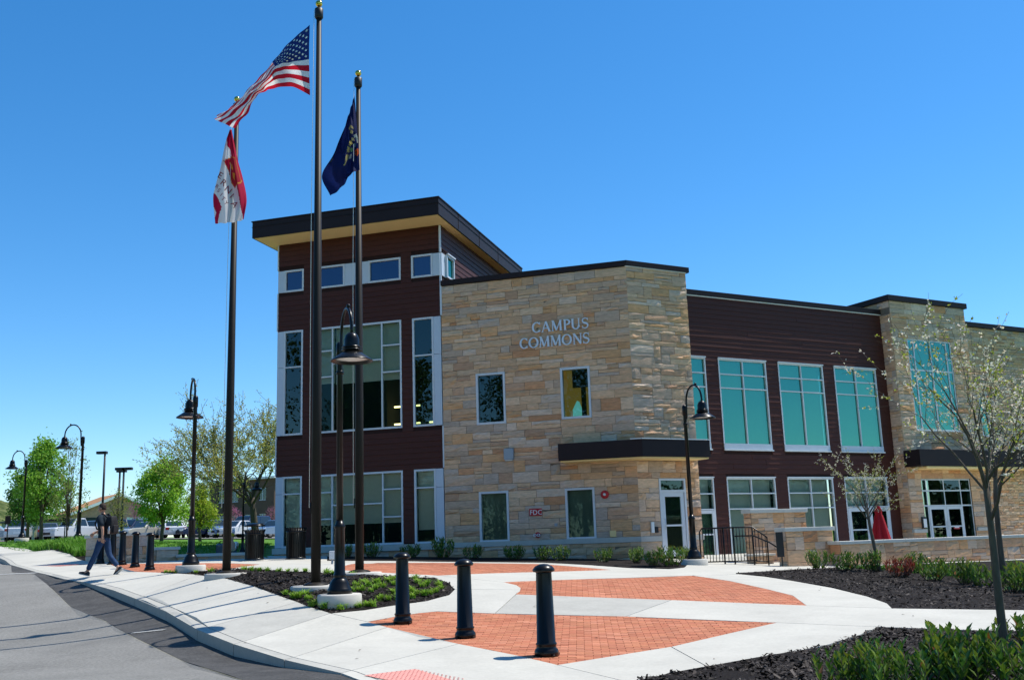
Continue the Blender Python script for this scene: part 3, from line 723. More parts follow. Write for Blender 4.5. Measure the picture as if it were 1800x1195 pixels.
window(FA, [(-12.12,-10.90,[])], 11.30, 12.18, gb, panels=[(-10.90,-10.40,11.30,12.18)])
window(FA, [(-9.91,-8.57,[])], 11.30, 12.18, gb, panels=[(-10.39,-9.91,11.30,12.18)])
window(FA, [(-8.14,-7.28,[])], 11.30, 12.18, gb, panels=[(-7.28,-6.975,11.30,12.18)])
window(FS, [(.42,1.23,[])], 11.31, 12.2, M['glass_teal'], panels=[(.04,.42,11.31,12.2)], cap=True, d0=-.1, d1=.12, pane_d=.05)
# rooms behind the glass
room = MB(); fbox(room, FA, -13.45, -7.25, -9.7, -.3, 5.05, 5.35); fbox(room, FA, -13.45, -7.25, -9.7, -.3, 10.2, 10.4); fbox(room, FA, -13.45, -7.25, -9.7, -9.4, .5, 13)
fbox(room, FA, -13.45, -7.25, -9.7, -.3, .9, 1.2); fbox(room, FA, -10.5, -10.3, -9.6, -2.5, 1.2, 13); room.build('interior', M['room'], B)
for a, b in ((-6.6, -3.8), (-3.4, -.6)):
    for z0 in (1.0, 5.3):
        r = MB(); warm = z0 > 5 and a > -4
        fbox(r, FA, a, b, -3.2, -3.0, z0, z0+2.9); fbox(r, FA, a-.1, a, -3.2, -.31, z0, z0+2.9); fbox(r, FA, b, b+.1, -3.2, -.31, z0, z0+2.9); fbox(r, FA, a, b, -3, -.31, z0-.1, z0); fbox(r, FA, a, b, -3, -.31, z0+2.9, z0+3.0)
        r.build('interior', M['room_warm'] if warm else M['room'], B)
def emis(name, col, st):
    m = bpy.data.materials.new(name); m.use_nodes = True; b = m.node_tree.nodes['Principled BSDF']; b.inputs['Emission Color'].default_value = (*col, 1); b.inputs['Emission Strength'].default_value = st; b.inputs['Base Color'].default_value = (*col, 1); return m
M['tube_light'] = emis('tube_light', (1, .85, .35), 3.0); M['daylight_glow'] = emis('daylight_glow', (.2, .6, .62), .75); M['warm_light'] = emis('warm_light', (1, .66, .22), 1.1)
w = MB(); fbox(w, FA, -3.35, -.65, -1.4, -1.39, 5.31, 8.15); w.build('glow_wall', emis('glow_wall', (.42, .24, .05), .4), B)  # wall emits its own warm glow to stand in for a lit room
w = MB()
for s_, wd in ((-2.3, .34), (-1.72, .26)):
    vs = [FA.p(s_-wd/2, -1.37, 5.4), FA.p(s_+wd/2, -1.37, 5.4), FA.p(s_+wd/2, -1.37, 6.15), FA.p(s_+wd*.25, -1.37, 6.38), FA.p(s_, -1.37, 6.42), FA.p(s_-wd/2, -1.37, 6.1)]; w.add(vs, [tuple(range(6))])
w.build('far_window_glow', M['daylight_glow'], B)  # arched panes glow in place of daylight from the far side
w = MB(); fbox(w, FA, -2.09, -1.93, -1.3, -1.2, 5.35, 8.1); w.build('inner_post', M['room'], B); fbox(MB(), FA, -2.35, -1.75, -1.1, -1.0, 6.85, 7.5).build('hanging_screen', M['room'], B)
for a, z in ((-10.2, 6.9), (-10.2, 6.2), (-8.7, 6.2)):
    fbox(MB(), FA, a, a+1.1, -3.05, -3.0, z, z+.06).build('tube_light', M['tube_light'], B)
# stone block windows
for a, b, c, d in S_OPS:
    wn_ = window(FA, [(a, b, [])], c, d, gd if c > 5 else M['glass_low'], fw=.075, d0=-.16, d1=.05)
    if c < 5: blind(FA, wn_, a+.08, b-.08, c+.05, d-.05, m=M['blind_dark'])
# corner door
def door_leaf(fr, win, a, b, z0, z1, glass, st=.15, handle='r', d=.0):
    m = MB(); fbox(m, fr, a, a+st, d-.05, d+.012, z0, z1); fbox(m, fr, b-st, b, d-.05, d+.012, z0, z1); fbox(m, fr, a+st, b-st, d-.05, d+.01, z1-st, z1); fbox(m, fr, a+st, b-st, d-.05, d+.01, z0, z0+.2)
    o = m.build('door', M['alu'], win)
    fbox(MB(), fr, a+st, b-st, d-.024, d-.018, z0+.2, z1-st).build('pane', glass, win)
    h = MB(); x = a+st*.55 if handle == 'l' else b-st*.55
    h.tube([fr.p(x, d+.012, z0+.9), fr.p(x, d+.07, z0+.9), fr.p(x, d+.07, z0+1.25), fr.p(x, d+.012, z0+1.25)], .014, 6)
    fbox(h, fr, a+st, b-st, d+.005, d+.03, z0+1.0, z0+1.06)
    h.build('handle', M['alu'], win)
m = MB(); fbox(m, FD, .85, .92, -.1, .045, .8, 3.44); fbox(m, FD, 1.90, 1.97, -.1, .045, .8, 3.44); fbox(m, FD, .92, 1.90, -.1, .045, 3.37, 3.44); fbox(m, FD, .92, 1.90, -.1, .043, 2.97, 3.05)
dw = m.build('entrance', M['alu'], B); fbox(MB(), FD, .92, 1.90, -.03, -.022, 3.05, 3.37).build('pane', gd, dw)
door_leaf(FD, dw, .93, 1.89, .82, 2.97, M['glass_low'], handle='l')
r = MB(); fbox(r, FD, .3, 2.28, -3.3, -3.2, .6, 3.8); fbox(r, FD, .3, 2.28, -3.2, -.32, .5, .6); fbox(r, FD, .2, .3, -3.2, -.32, .6, 3.8); fbox(r, FD, .3, 2.28, -3.2, -.32, 3.7, 3.8); r.build('interior', M['room'], B)
# brown wing
w = MB(); wall_cells(w, FC, 2.6, 17.8, .2, 11.45, C_OPS, -.25, 0); fbox(w, FC, 2.6, 17.8, -8, -7.8, .2, 11.4); wing = w.build('wing_wall', M['siding_back'], B)
siding(FC, 2.65, 17.78, .47, 11.45, C_OPS, wing, pitch=.205)
w = MB(); fbox(w, FC, 2.62, 17.79, -.3, .09, 11.47, 11.70); w.build('parapet_cap', M['fascia'], B, bevel=.006)
w = MB(); fbox(w, FC, 2.62, 17.79, .0, .065, 11.43, 11.468); w.build('flashing', M['flashing'], B)
w = MB(); fbox(w, FC, 2.62, 17.79, -.1, .07, .1, .465); w.build('concrete_ledge', M['precast'], B)
w = MB(); fbox(w, FC, 2.6, 17.8, -7.8, -.26, 11.2, 11.3); w.build('roof', M['siding_back'], B)
r = MB(); fbox(r, FC, 2.7, 17.7, -5, -4.8, .3, 11); fbox(r, FC, 2.7, 17.7, -4.8, -.3, 4.2, 4.5); fbox(r, FC, 2.7, 17.7, -4.8, -.3, 9.2, 9.4); fbox(r, FC, 2.7, 17.7, -4.8, -.3, .2, .4); r.build('interior', M['room'], B)
for i, (a, b) in enumerate(CW):
    mid = (a+b)/2; h2 = [7.56, 8.15]
    wn_ = window(FC, [(a, mid, h2), (mid, b, h2)], 4.95, 8.80, M['glass_teal'], sill=.27, cap=True, fw=.06, d0=-.12, d1=.04); blind(FC, wn_, a+.05, b-.05, 5.1, 8.75)
    h1 = [2.52, 3.15]
    if i in (0, 3):
        wn_ = window(FC, [(a, mid, h1), (mid, b, h1)], .47, 3.79, gl, cap=True, fw=.06, d0=-.12, d1=.04)
        if i == 0: door_leaf(FC, wn_, mid+.05, b-.07, .49, 2.48, gl, st=.13, d=.04, handle='l')
        else:
            door_leaf(FC, wn_, a+.07, mid-.03, .49, 2.48, gl, st=.16, d=.04); door_leaf(FC, wn_, mid+.03, b-.07, .49, 2.48, gl, st=.16, d=.04, handle='l')
    else: wn_ = window(FC, [(a, mid, h1), (mid, b, h1)], .47, 3.79, gl, cap=True, fw=.06, d0=-.12, d1=.04)
    blind(FC, wn_, a+.05, b-.05, .55, 3.75, d=-.3)
# far stone tower
w = MB(); wall_cells(w, FE, 0, 5.2, .2, 12.03, E_OPS, -.3, 0); fbox(w, FEL, -2.2, .3, -.3, 0, .2, 12.03); fbox(w, FE, 4.9, 5.2, -3, -.3, .2, 12.03)
e_wall = w.build('stone_wall', M['mortar'], B)
L = stones(FE, 0, 5.2, .5, 12.03, E_OPS, proud=.04)+stones(FEL, 0, .6, .5, 11.4, wmin=.25, wmax=.6)+stones(FEL, -2.0, .6, 11.72, 12.03)
place_stones(L, e_wall, 0)
w = MB(); band(w, [FC.p(17.78,-2.1,0)[:2], FC.p(17.78,.6,0)[:2], FC.p(23.02,.6,0)[:2], FC.p(23.02,-2.5,0)[:2]], -.3, .12, 12.04, 12.30); w.build('parapet_cap', M['fascia'], B, bevel=.006)
w = MB(); fbox(w, FC, 17.9, 22.9, -2, .3, 11.7, 11.8); w.build('roof', M['siding_back'], B)
hE = [8.8, 9.41]
wn_ = window(FE, [(.95, 1.37, hE), (1.37, 2.5, [8.8]), (2.5, 3.6, [8.8]), (3.6, 3.95, hE)], 5.95, 10.28, M['glass_teal'], sill=.03, fw=.06, bw=.07, d0=-.16, d1=.0); blind(FE, wn_, 1.0, 3.9, 6.0, 10.2)
wn_ = window(FE, [(.84, 1.2, [2.5, 3.18]), (1.2, 2.38, [2.5, 3.18]), (2.38, 3.5, [2.5, 3.18]), (3.5, 4.2, [2.5, 3.18])], .5, 3.72, gd, fw=.06, bw=.07, d0=-.2, d1=-.04)
door_leaf(FE, wn_, 1.24, 2.36, .52, 2.46, gd, st=.13, d=-.04); door_leaf(FE, wn_, 2.4, 3.46, .52, 2.46, gd, st=.13, d=-.04, handle='l')
fbox(MB(), FE, 2.75, 3.15, -.03, -.02, 1.42, 1.56).build('door_sign', M['red'], wn_)
t = MB(); t.quad(FE.p(2.8, -.018, 1.47), FE.p(3.1, -.018, 1.47), FE.p(3.1, -.018, 1.51), FE.p(2.8, -.018, 1.51)); t.build('sign_text_line', M['white'], wn_)
r = MB(); fbox(r, FE, .3, 4.8, -4, -3.8, .4, 11); fbox(r, FE, .3, 4.8, -3.8, -.31, 4.6, 4.8); fbox(r, FE, .3, 4.8, -3.8, -.31, .3, .45); fbox(r, FE, .3, .45, -3.8, -.31, .4, 11); r.build('interior', M['room'], B)
for q in ((-.04, .82), (4.22, 5.3)): fbox(MB(), FE, *q, -.02, .12, 1.30, 1.46).build('stone_ledge', M['precast'], B, bevel=.01)
w = MB(); fbox(w, FE, -.15, 9.5, .05, .95, 4.24, 4.98); can = w.build('canopy', M['fascia'], B, bevel=.006)
w = MB(); fbox(w, FE, .3, 9.3, .06, .9, 4.12, 4.235); w.build('soffit', M['soffit'], can, bevel=.03)
m = MB(); fbox(m, FE, .55, .83, .05, .1, 1.5, 2.0); nb = m.build('notice_box', M['black_matte'], B); fbox(MB(), FE, .63, .83, .1, .11, 1.53, 1.92).build('notice', M['white'], nb)
# brick wing at the right edge of the picture
w = MB(); wall_cells(w, FC, 23.05, 34, .2, 11.33, [(24.1, 24.75, 5.85, 7.75)], -.3, 0); f_wall = w.build('brick_wall', M['mortar'], B)
place_stones(stones(FC, 23.05, 34, .4, 11.33, [(24.1, 24.75, 5.85, 7.75)], hmin=.1, hmax=.16, wmin=.3, wmax=.75, proud=.02, jt=.012, span=.05), f_wall, 0)
w = MB(); fbox(w, FC, 23.04, 34, -.3, .1, 11.34, 11.58); w.build('parapet_cap', M['fascia'], B)
wn_ = window(FC, [(24.1, 24.75, [])], 5.85, 7.75, M['glass_teal'], sill=.03, fw=.05); blind(FC, wn_, 24.15, 24.7, 5.9, 7.7)
w = MB(); fbox(w, FC, 23.3, 23.75, .02, .12, .3, 3.6); w.build('downpipe', M['bark_dark'], B)

# lettering: CAMPUS / COMMONS in cut metal roman capitals
def letter(ch):
    """roman capital as (polyline, half widths) strokes in a 1 high cell; returns strokes, advance"""
    T, t, sf = .092, .042, .05
    def arc(cx, cz, rx, rz, a0, a1, n=18): return [(cx+rx*math.cos(math.radians(a0+(a1-a0)*i/n)), cz+rz*math.sin(math.radians(a0+(a1-a0)*i/n)), a0+(a1-a0)*i/n) for i in range(n+1)]
    def ser(x, z, w=.13): return ([(x-w, z), (x+w, z)], [.018, .018])
    def rnd(P): return ([(x, z) for x, z, a in P], [t+(T-t)*abs(math.cos(math.radians(a)))**1.3 for x, z, a in P])
    if ch == 'C': return [rnd(arc(.42, .5, .36, .46, 42, 318)), ([(.70, .98), (.71, .72)], [.02, .02]), ([(.70, .02), (.72, .22)], [.015, .02])], .86
    if ch == 'O': return [rnd(arc(.45, .5, .39, .46, 0, 360, 28))], .98
    if ch == 'A': return [([(.08, .02), (.40, .98)], [t, t]), ([(.40, .98), (.74, .02)], [T, T]), ([(.2, .34), (.62, .34)], [t, t]), ser(.08, .02, .1), ser(.74, .02, .13)], .9
    if ch == 'M': return [([(.12, .02), (.15, .98)], [t, t]), ([(.15, .98), (.48, .08)], [T, T]), ([(.48, .08), (.84, .98)], [t, t]), ([(.84, .98), (.87, .02)], [T, T]), ser(.12, .02, .1), ser(.87, .02), ser(.1, .98, .07), ser(.9, .98, .07)], 1.08
    if ch == 'P': return [([(.18, .02), (.18, .98)], [T, T]), rnd(arc(.26, .73, .34, .23, 90, -90)), ([(.18, .96), (.28, .96)], [t, t]), ([(.18, .5), (.28, .5)], [t, t]), ser(.18, .02), ser(.12, .98, .08)], .72
    if ch == 'U': return [([(.16, .98), (.16, .34)], [T, T]), rnd(arc(.44, .34, .28, .31, 180, 360)), ([(.72, .34), (.72, .98)], [t, t]), ser(.16, .98), ser(.72, .98, .1)], .96
    if ch == 'S': 
        P = arc(.33, .735, .23, .225, 25, 255, 14)+[(.36, .49, 300)]+arc(.31, .265, .25, .235, 60, -160, 14)
        return [([(x, z) for x, z, a in P], [t+(T-t)*(math.exp(-((i-len(P)/2)/5)**2)) for i, (x, z, a) in enumerate(P)]), ([(.55, .98), (.55, .74)], [.018, .018]), ([(.08, .02), (.07, .26)], [.018, .018])], .66
    if ch == 'N': return [([(.15, .02), (.15, .98)], [t, t]), ([(.15, .98), (.77, .03)], [T, T]), ([(.77, .03), (.77, .98)], [t, t]), ser(.15, .02, .1), ser(.77, .98, .1), ser(.11, .98, .07)], .94
def word(txt, fr, s0, s1, z0, h, d, parent):
    adv = [letter(c)[1] for c in txt]; k = (s1-s0)/sum(adv); x = s0
    for ch, a in zip(txt, adv):
        m = MB()
        for j, (P, wd) in enumerate(letter(ch)[0]):
            n = len(P); vs = []; dd = d+.001*j
            for i in range(n):
                a0, b0 = np.array(P[max(i-1, 0)]), np.array(P[min(i+1, n-1)]); tt = (b0-a0)*np.array([k, h]); tt /= max(np.linalg.norm(tt), 1e-6); nn = np.array([-tt[1], tt[0]])*wd[i]*h*.93
                for sg in (1, -1):
                    for dp in (dd+.06, dd-.0): vs.append(fr.p(x+P[i][0]*k+sg*nn[0], dp, z0+P[i][1]*h+sg*nn[1]))
            fs = []
            for i in range(n-1):
                q, r_ = 4*i, 4*i+4; fs += [(q, q+2, r_+2, r_), (q+1, r_+1, r_+3, q+3), (q, r_, r_+1, q+1), (q+2, q+3, r_+3, r_+2)]
            fs += [(0, 1, 3, 2), (4*n-4, 4*n-2, 4*n-1, 4*n-3)]; m.add(vs, fs)
        m.build('letter', M['steel_letter'], parent); x += a*k
rail_ = MB(); fbox(rail_, FA, -3.2, -1.6, .02, .03, 8.93, 8.95); fbox(rail_, FA, -3.6, -1.6, .02, .03, 8.38, 8.4); lettering = rail_.build('lettering', M['grey_box'], B)
word('CAMPUS', FA, -3.47, -1.40, 8.755, .385, .075, lettering)
word('COMMONS', FA, -3.95, -1.39, 8.215, .385, .075, lettering)
def text_mesh(s, size, name, m, parent, fr, a, d, z, ext=.004, kind=None):
    cu = bpy.data.curves.new(name, 'FONT'); cu.body = s; cu.size = size; cu.extrude = ext; cu.resolution_u = 2
    tmp = bpy.data.objects.new('tmp', cu); COL.objects.link(tmp)
    me = bpy.data.meshes.new_from_object(tmp.evaluated_get(bpy.context.evaluated_depsgraph_get())); bpy.data.objects.remove(tmp)
    for v in me.vertices: v.co = Vector(fr.p(a+v.co.x, d+v.co.z, z+v.co.y))
    me.materials.clear(); me.materials.append(m); return link(name, me, parent)
fd = fbox(MB(), FA, -3.83, -3.39, .04, .075, 2.33, 2.58).build('fire_sign', M['red'], B, label='red sign with the white letters FDC')
text_mesh('FDC', .235, 'sign_text', M['white'], fd, FA, -3.815, .08, 2.37)
m = MB(); m.lathe([(.1, 0), (.1, .05), (.07, .06), (.07, .16)], 14)
def on_wall(mb, fr, a, d, z):   # local z points out of the wall
    mb.v = [fr.p(a+v[0], d+v[2], z+v[1]) for v in mb.v]; return mb
fc = on_wall(m, FA, -3.56, .03, 1.68).build('fire_connection', M['red'], B)
for q in (-.06, .07): on_wall(MB().lathe([(.055, .1), (.055, .2), (.04, .2), (.04, .13)], 12, c=(q, -.01, 0)), FA, -3.56, .05, 1.68).build('inlet', M['alu'], fc)
al = on_wall(MB().lathe([(.14, 0), (.14, .06), (.1, .09)], 18), FA, -1.14, .03, 2.95).build('fire_alarm', M['red'], B); on_wall(MB().lathe([(.05, .09), (.045, .12), (.0, .125)], 10), FA, -1.14, .03, 2.95).build('strobe', M['white'], al)
wb = fbox(MB(), FA, -4.66, -4.32, .03, .2, 4.3, 4.7).build('wall_light', M['grey_box'], B, bevel=.02); fbox(MB(), FA, -4.62, -4.36, .05, .18, 4.27, 4.297).build('lens', M['lamp_in'], wb)
ob = fbox(MB(), FA, -1.03, -.82, .03, .1, 1.53, 1.74).build('outlet_box', M['soffit'], B, bevel=.01)
fbox(MB(), FA, -2.95, -2.85, .03, .06, 1.95, 2.05).build('outlet_box', M['grey_box'], B)
fbox(MB(), FD, .4, .52, .04, .09, 1.62, 1.98).build('card_reader', M['white'], B); fbox(MB(), FD, .56, .68, .04, .09, 1.62, 1.82).build('door_button', M['black_matte'], B)

# ---------------------------------------------------------------- lamps, bollards, poles
def make_lamp(label, group):
    t = thing('street_lamp', label, 'street lamp', group=group)
    local('footing', MB().lathe([(.36, -.25), (.36, .13), (.34, .15), (0, .15)], 28), M['precast'], t)
    local('base', MB().lathe([(.205, .15), (.205, .21), (.195, .235), (.18, .25), (.16, .33), (.12, .385), (.095, .41), (.105, .43), (.105, .46), (.09, .48), (.08, 1.2), (.094, 1.215), (.094, 1.25), (.074, 1.27), (.06, 1.33)], 24), M['black'], t)
    local('pole', MB().lathe([(.056, 1.3), (.05, 4.2), (.05, 4.22)], 16), M['black'], t)
    local('collar', MB().lathe([(.05, 3.78), (.066, 3.79), (.066, 3.84), (.05, 3.85)], 16).lathe([(.052, 4.05), (.066, 4.06), (.066, 4.3), (.04, 4.345), (0, 4.35)], 16), M['black'], t)
    pts = [(.065, 0, 3.95), (.085, 0, 4.1), (.1, 0, 4.42)]+[(.44-.34*math.cos(a), 0, 4.42+.42*math.sin(a)) for a in np.linspace(.1, math.pi-.05, 14)]+[(.78, 0, 4.42), (.78, 0, 4.3)]
    local('arm', MB().tube(pts, .027, 10).sphere((.56, 0, 4.86), .035, 10, 6), M['black'], t)
    hd = local('lamp_head', MB().lathe([(.03, 4.36), (.06, 4.35), (.1, 4.31), (.125, 4.24), (.128, 4.14), (.128, 4.12), (.16, 4.115), (.16, 4.1), (.13, 4.095), (.13, 4.08), (.165, 4.075), (.165, 4.055), (.135, 4.05), (.14, 4.03)], 24, (.78, 0, 0)), M['black'], t)
    local('lamp_shade', MB().lathe([(.14, 4.035), (.19, 4.0), (.335, 3.9), (.35, 3.88), (.345, 3.875), (.33, 3.888), (.18, 3.985), (.1, 4.0)], 28, (.78, 0, 0)), M['black'], t)
    local('lens', MB().lathe([(.0, 3.91), (.17, 3.912), (.28, 3.92)], 24, (.78, 0, 0)), M['lamp_in'], t)
    return t
LG = 'gooseneck street lamps'
lamp = make_lamp('nearest black gooseneck lamp standing in the mulch beside the flagpoles', LG)
def pl(px, py, Y, dz=0): x, y, z = gxy(px, py, Y); return (x, y, z+dz)
lamp.location = pl(597, 1055, 17.1); lamp.rotation_euler[2] = math.radians(-66)
def hd(az): return math.radians(az)
for px, py, Y, rz, sc, lab in ((335, 1003, 25.5, 117, 1, 'black gooseneck lamp on a round footing left of the leftmost flagpole'),
        (1221, 990, 29.0, -62, 1.03, 'black gooseneck lamp on a concrete footing beside the building corner door'),
        (137, 953, 43.5, 178, 1.04, 'black gooseneck lamp rising behind the walking man'),
        (38, 950, 56.6, 178, 1.02, 'leftmost and smallest black gooseneck lamp near the white SUV'),
        (426, 980, 38.5, 20, .62, 'thin dark lamp post beside the domed litter bin')):
    dup(lamp, pl(px, py, Y), math.radians(rz), sc, lab)

def make_bollard(label, group):
    t = thing('bollard', label, 'bollard', group=group)
    local('shaft', MB().lathe([(.145, -.02), (.145, .045), (.135, .07), (.12, .085), (.118, .115), (.126, .125), (.126, .14), (.112, .15), (.094, .945), (.094, .96)], 24), M['black'], t)
    local('cap', MB().lathe([(.094, .955), (.128, .965), (.135, .98), (.128, 1.0), (.1, 1.03), (.05, 1.052), (0, 1.058)], 24), M['black'], t)
    m = MB()
    for k in range(4): m.lathe([(.014, 0), (.014, .018), (0, .02)], 6, (.165*math.cos(k*1.571+.5), .165*math.sin(k*1.571+.5), .0))
    local('anchor_bolts', m, M['black_matte'], t); return t
bol = make_bollard('nearest tall black bollard at the lower corner of the brick field', 'black bollards along the kerb')
bol.location = pl(961, 1149, 12.5)
for px, py, Y, lab in ((818, 1119, 14.45, 'middle one of the three near black bollards on red brick'), (708, 1096, 16.0, 'black bollard at the left tip of the near brick field'),
        (263, 1002.5, 29.6, 'black bollard standing nearest the far lamp at the brick edge'), (237, 998, 31.2, 'black bollard in front of the tan seat wall, second from the lamp'),
        (214, 993.5, 32.6, 'black bollard against the grey end of the seat wall'), (197, 990, 33.4, 'black bollard just right of the walking man'), (176, 987, 34.3, 'black bollard hidden behind the legs of the walking man')):
    dup(bol, pl(px, py, Y), .3, 1, lab)

def make_pole(h, label, px, py, Y):
    t = thing('flagpole', label, 'flagpole', pl(px, py, Y), group='bronze flagpoles'); b = np.array(t.location); lo, hi = 5, 20
    for _ in range(50):                 # height from the elevation of the truck seen in the photograph
        mid = (lo+hi)/2; q = b+[0, 0, mid]-CAM; yy = 597.5-F*(q @ UP)/(q @ FWD)
        if yy > h: lo = mid
        else: hi = mid
    h = lo
    local('footing', MB().lathe([(.45, -.3), (.45, .01), (.43, .035), (0, .035)], 32), M['precast'], t)
    local('flange', MB().lathe([(.22, .03), (.22, .05), (.17, .075), (.115, .09)], 24), M['bronze'], t)
    local('shaft', MB().lathe([(.088, .03), (.088, h*.3), (.05, h-.15)], 20), M['bronze'], t)
    tr = local('truck', MB().lathe([(.065, h-.16), (.085, h-.13), (.085, h+.05), (.06, h+.07), (.015, h+.075), (.012, h+.12)], 16), M['black_matte'], t)
    local('finial', MB().sphere((0, 0, h+.17), .07, 18, 12), M['gold'], t)
    m = MB(); m.tube([(-.085, -.06, h), (-.11, -.08, h*.6), (-.11, -.08, 1.4)], .006, 5); local('halyard', m, M['white'], t)
    m = MB(); m.tube([(-.1, -.02, 1.3), (-.1, -.02, 1.5)], .012, 6); local('cleat', m, M['black_matte'], t)
    return t
poleC = make_pole(21, 'tallest flagpole in the mulch bed flying the American flag', 555, 1030, 18.6)
poleL = make_pole(187, 'left flagpole on a flat concrete pad, its flag red and white', 398, 1007, 22)
poleR = make_pole(142, 'right flagpole behind the near lamp, its flag dark blue', 632, 1009, 20.8)

# ---------------------------------------------------------------- flags: cloth surfaces between measured edges
def bez_grid(us, vs, PX, DP, Yb, nu, nv):
    """smooth grid through control points given as bearing/elevation and depth"""
    PX = np.array(PX, float); DP = np.array(DP, float)
    def interp(t, ts, arr):    # Catmull-Rom along axis 0
        i = int(np.clip(np.searchsorted(ts, t)-1, 0, len(ts)-2)); h = ts[i+1]-ts[i]; u = (t-ts[i])/h
        p0 = arr[max(i-1, 0)]; p1 = arr[i]; p2 = arr[i+1]; p3 = arr[min(i+2, len(ts)-1)]
        m1 = (p2-p0)/(ts[i+1]-ts[max(i-1, 0)])*h; m2 = (p3-p1)/(ts[min(i+2, len(ts)-1)]-ts[i])*h
        return (2*u**3-3*u*u+1)*p1+(u**3-2*u*u+u)*m1+(-2*u**3+3*u*u)*p2+(u**3-u*u)*m2
    A = np.dstack([PX, DP]); out = np.zeros((nu+1, nv+1, 3))
    for i in range(nu+1):
        row = interp(i/nu, us, A)
        for j in range(nv+1): out[i, j] = interp(j/nv, vs, row)
    W3 = np.zeros_like(out)
    for i in range(nu+1):
        for j in range(nv+1): W3[i, j] = at(out[i, j, 0], out[i, j, 1], Yb+out[i, j, 2])
    return out, W3
def flag_mat(name, sub=.45):
    return mat(name, (.5, .5, .5), .75, .2, attr=True, bump=.25, bscale=9, bdist=.02, subsurf=sub)
M['cloth'] = flag_mat('flag_cloth')
RED, WHT, BLU = (.55, .012, .03), (.8, .8, .8), (.012, .03, .16)
def flag_obj(name, label, G3, colf, nu, nv):
    m = MB(); vs = [tuple(G3[i, j]) for i in range(nu+1) for j in range(nv+1)]; k = nv+1
    m.v = vs
    for i in range(nu):
        for j in range(nv): m.f.append((i*k+j, i*k+j+1, (i+1)*k+j+1, (i+1)*k+j)); m.m.append(0); m.c.append(colf(i, j)); m.sm.append(True)
    o = m.build(name, M['cloth']); tag(o, label, 'flag', 'flags on the flagpoles'); return o
us = [0, .2, .4, .55, .7, .85, 1]; vs_ = [0, .3, .54, .77, 1]
US = [[(544.5,44),(543.5,79),(543.5,105),(544,137),(545,168)],
      [(512,72),(510,94),(509,110),(510,130),(514,153)],
      [(481,107),(482,112),(485,117),(483,135),(480,156)],
      [(459,134),(461,139),(463,143),(464,152),(465,161)],
      [(436,158),(439,161),(440,163),(445,168),(449,172)],
      [(408,187),(410,189),(411,190),(424,196),(434,199)],
      [(382,205),(381,207),(379,211),(397,219),(413,226)]]
US_D = [[0, .02, 0, -.02, 0], [-.05, -.18, -.1, .05, .12], [.1, -.05, -.22, -.2, -.05], [.25, .05, -.2, -.05, .1], [.3, .1, -.15, -.2, .0], [.35, .2, -.05, -.2, -.1], [.4, .25, .05, -.1, -.15]]
nu, nv = 78, 52
_, g3 = bez_grid(us, vs_, US, US_D, 18.5, nu, nv)
sx = np.array([[.012*math.sin(i*.55+j*.18)+.008*math.sin(i*.23-j*.5) for j in range(nv+1)] for i in range(nu+1)])*np.linspace(.2, 1.6, nu+1)[:, None]
g3[:, :, 1] += sx*1.2; g3[:, :, 0] += sx*.3
def us_col(i, j):
    if i < nu*.4 and j < nv*7/13: return BLU
    return RED if int(j*13/nv) % 2 == 0 else WHT
fl = flag_obj('american_flag', 'stars and stripes flag streaming left from the tallest pole', g3, us_col, nu, nv)
st = MB()
def gpt(u, v):
    fi, fj = u*nu, v*nv; i, j = min(int(fi), nu-1), min(int(fj), nv-1); a, b = fi-i, fj-j
    return g3[i, j]*(1-a)*(1-b)+g3[i+1, j]*a*(1-b)+g3[i, j+1]*(1-a)*b+g3[i+1, j+1]*a*b
for r in range(9):
    for c in range(6 if r % 2 == 0 else 5):
        u0 = .4*((2*c+1+(r % 2))/12); v0 = (7/13)*(r+1)/10; P = []
        for k in range(10):
            rad = (.021 if k % 2 == 0 else .0085); a = k*math.pi/5-math.pi/2; P.append((u0+rad*math.cos(a)*.78, v0+rad*math.sin(a)*1.25))
        for sg in (-1, 1):
            p = [gpt(max(0, x), max(0, y)) for x, y in P]; nn = np.cross(gpt(u0+.02, v0)-gpt(u0, v0), gpt(u0, v0+.02)-gpt(u0, v0)); nn /= np.linalg.norm(nn)
            st.add([q+nn*.006*sg for q in p], [tuple(range(10))])
st.build('stars', M['white'], fl, kind='stuff')
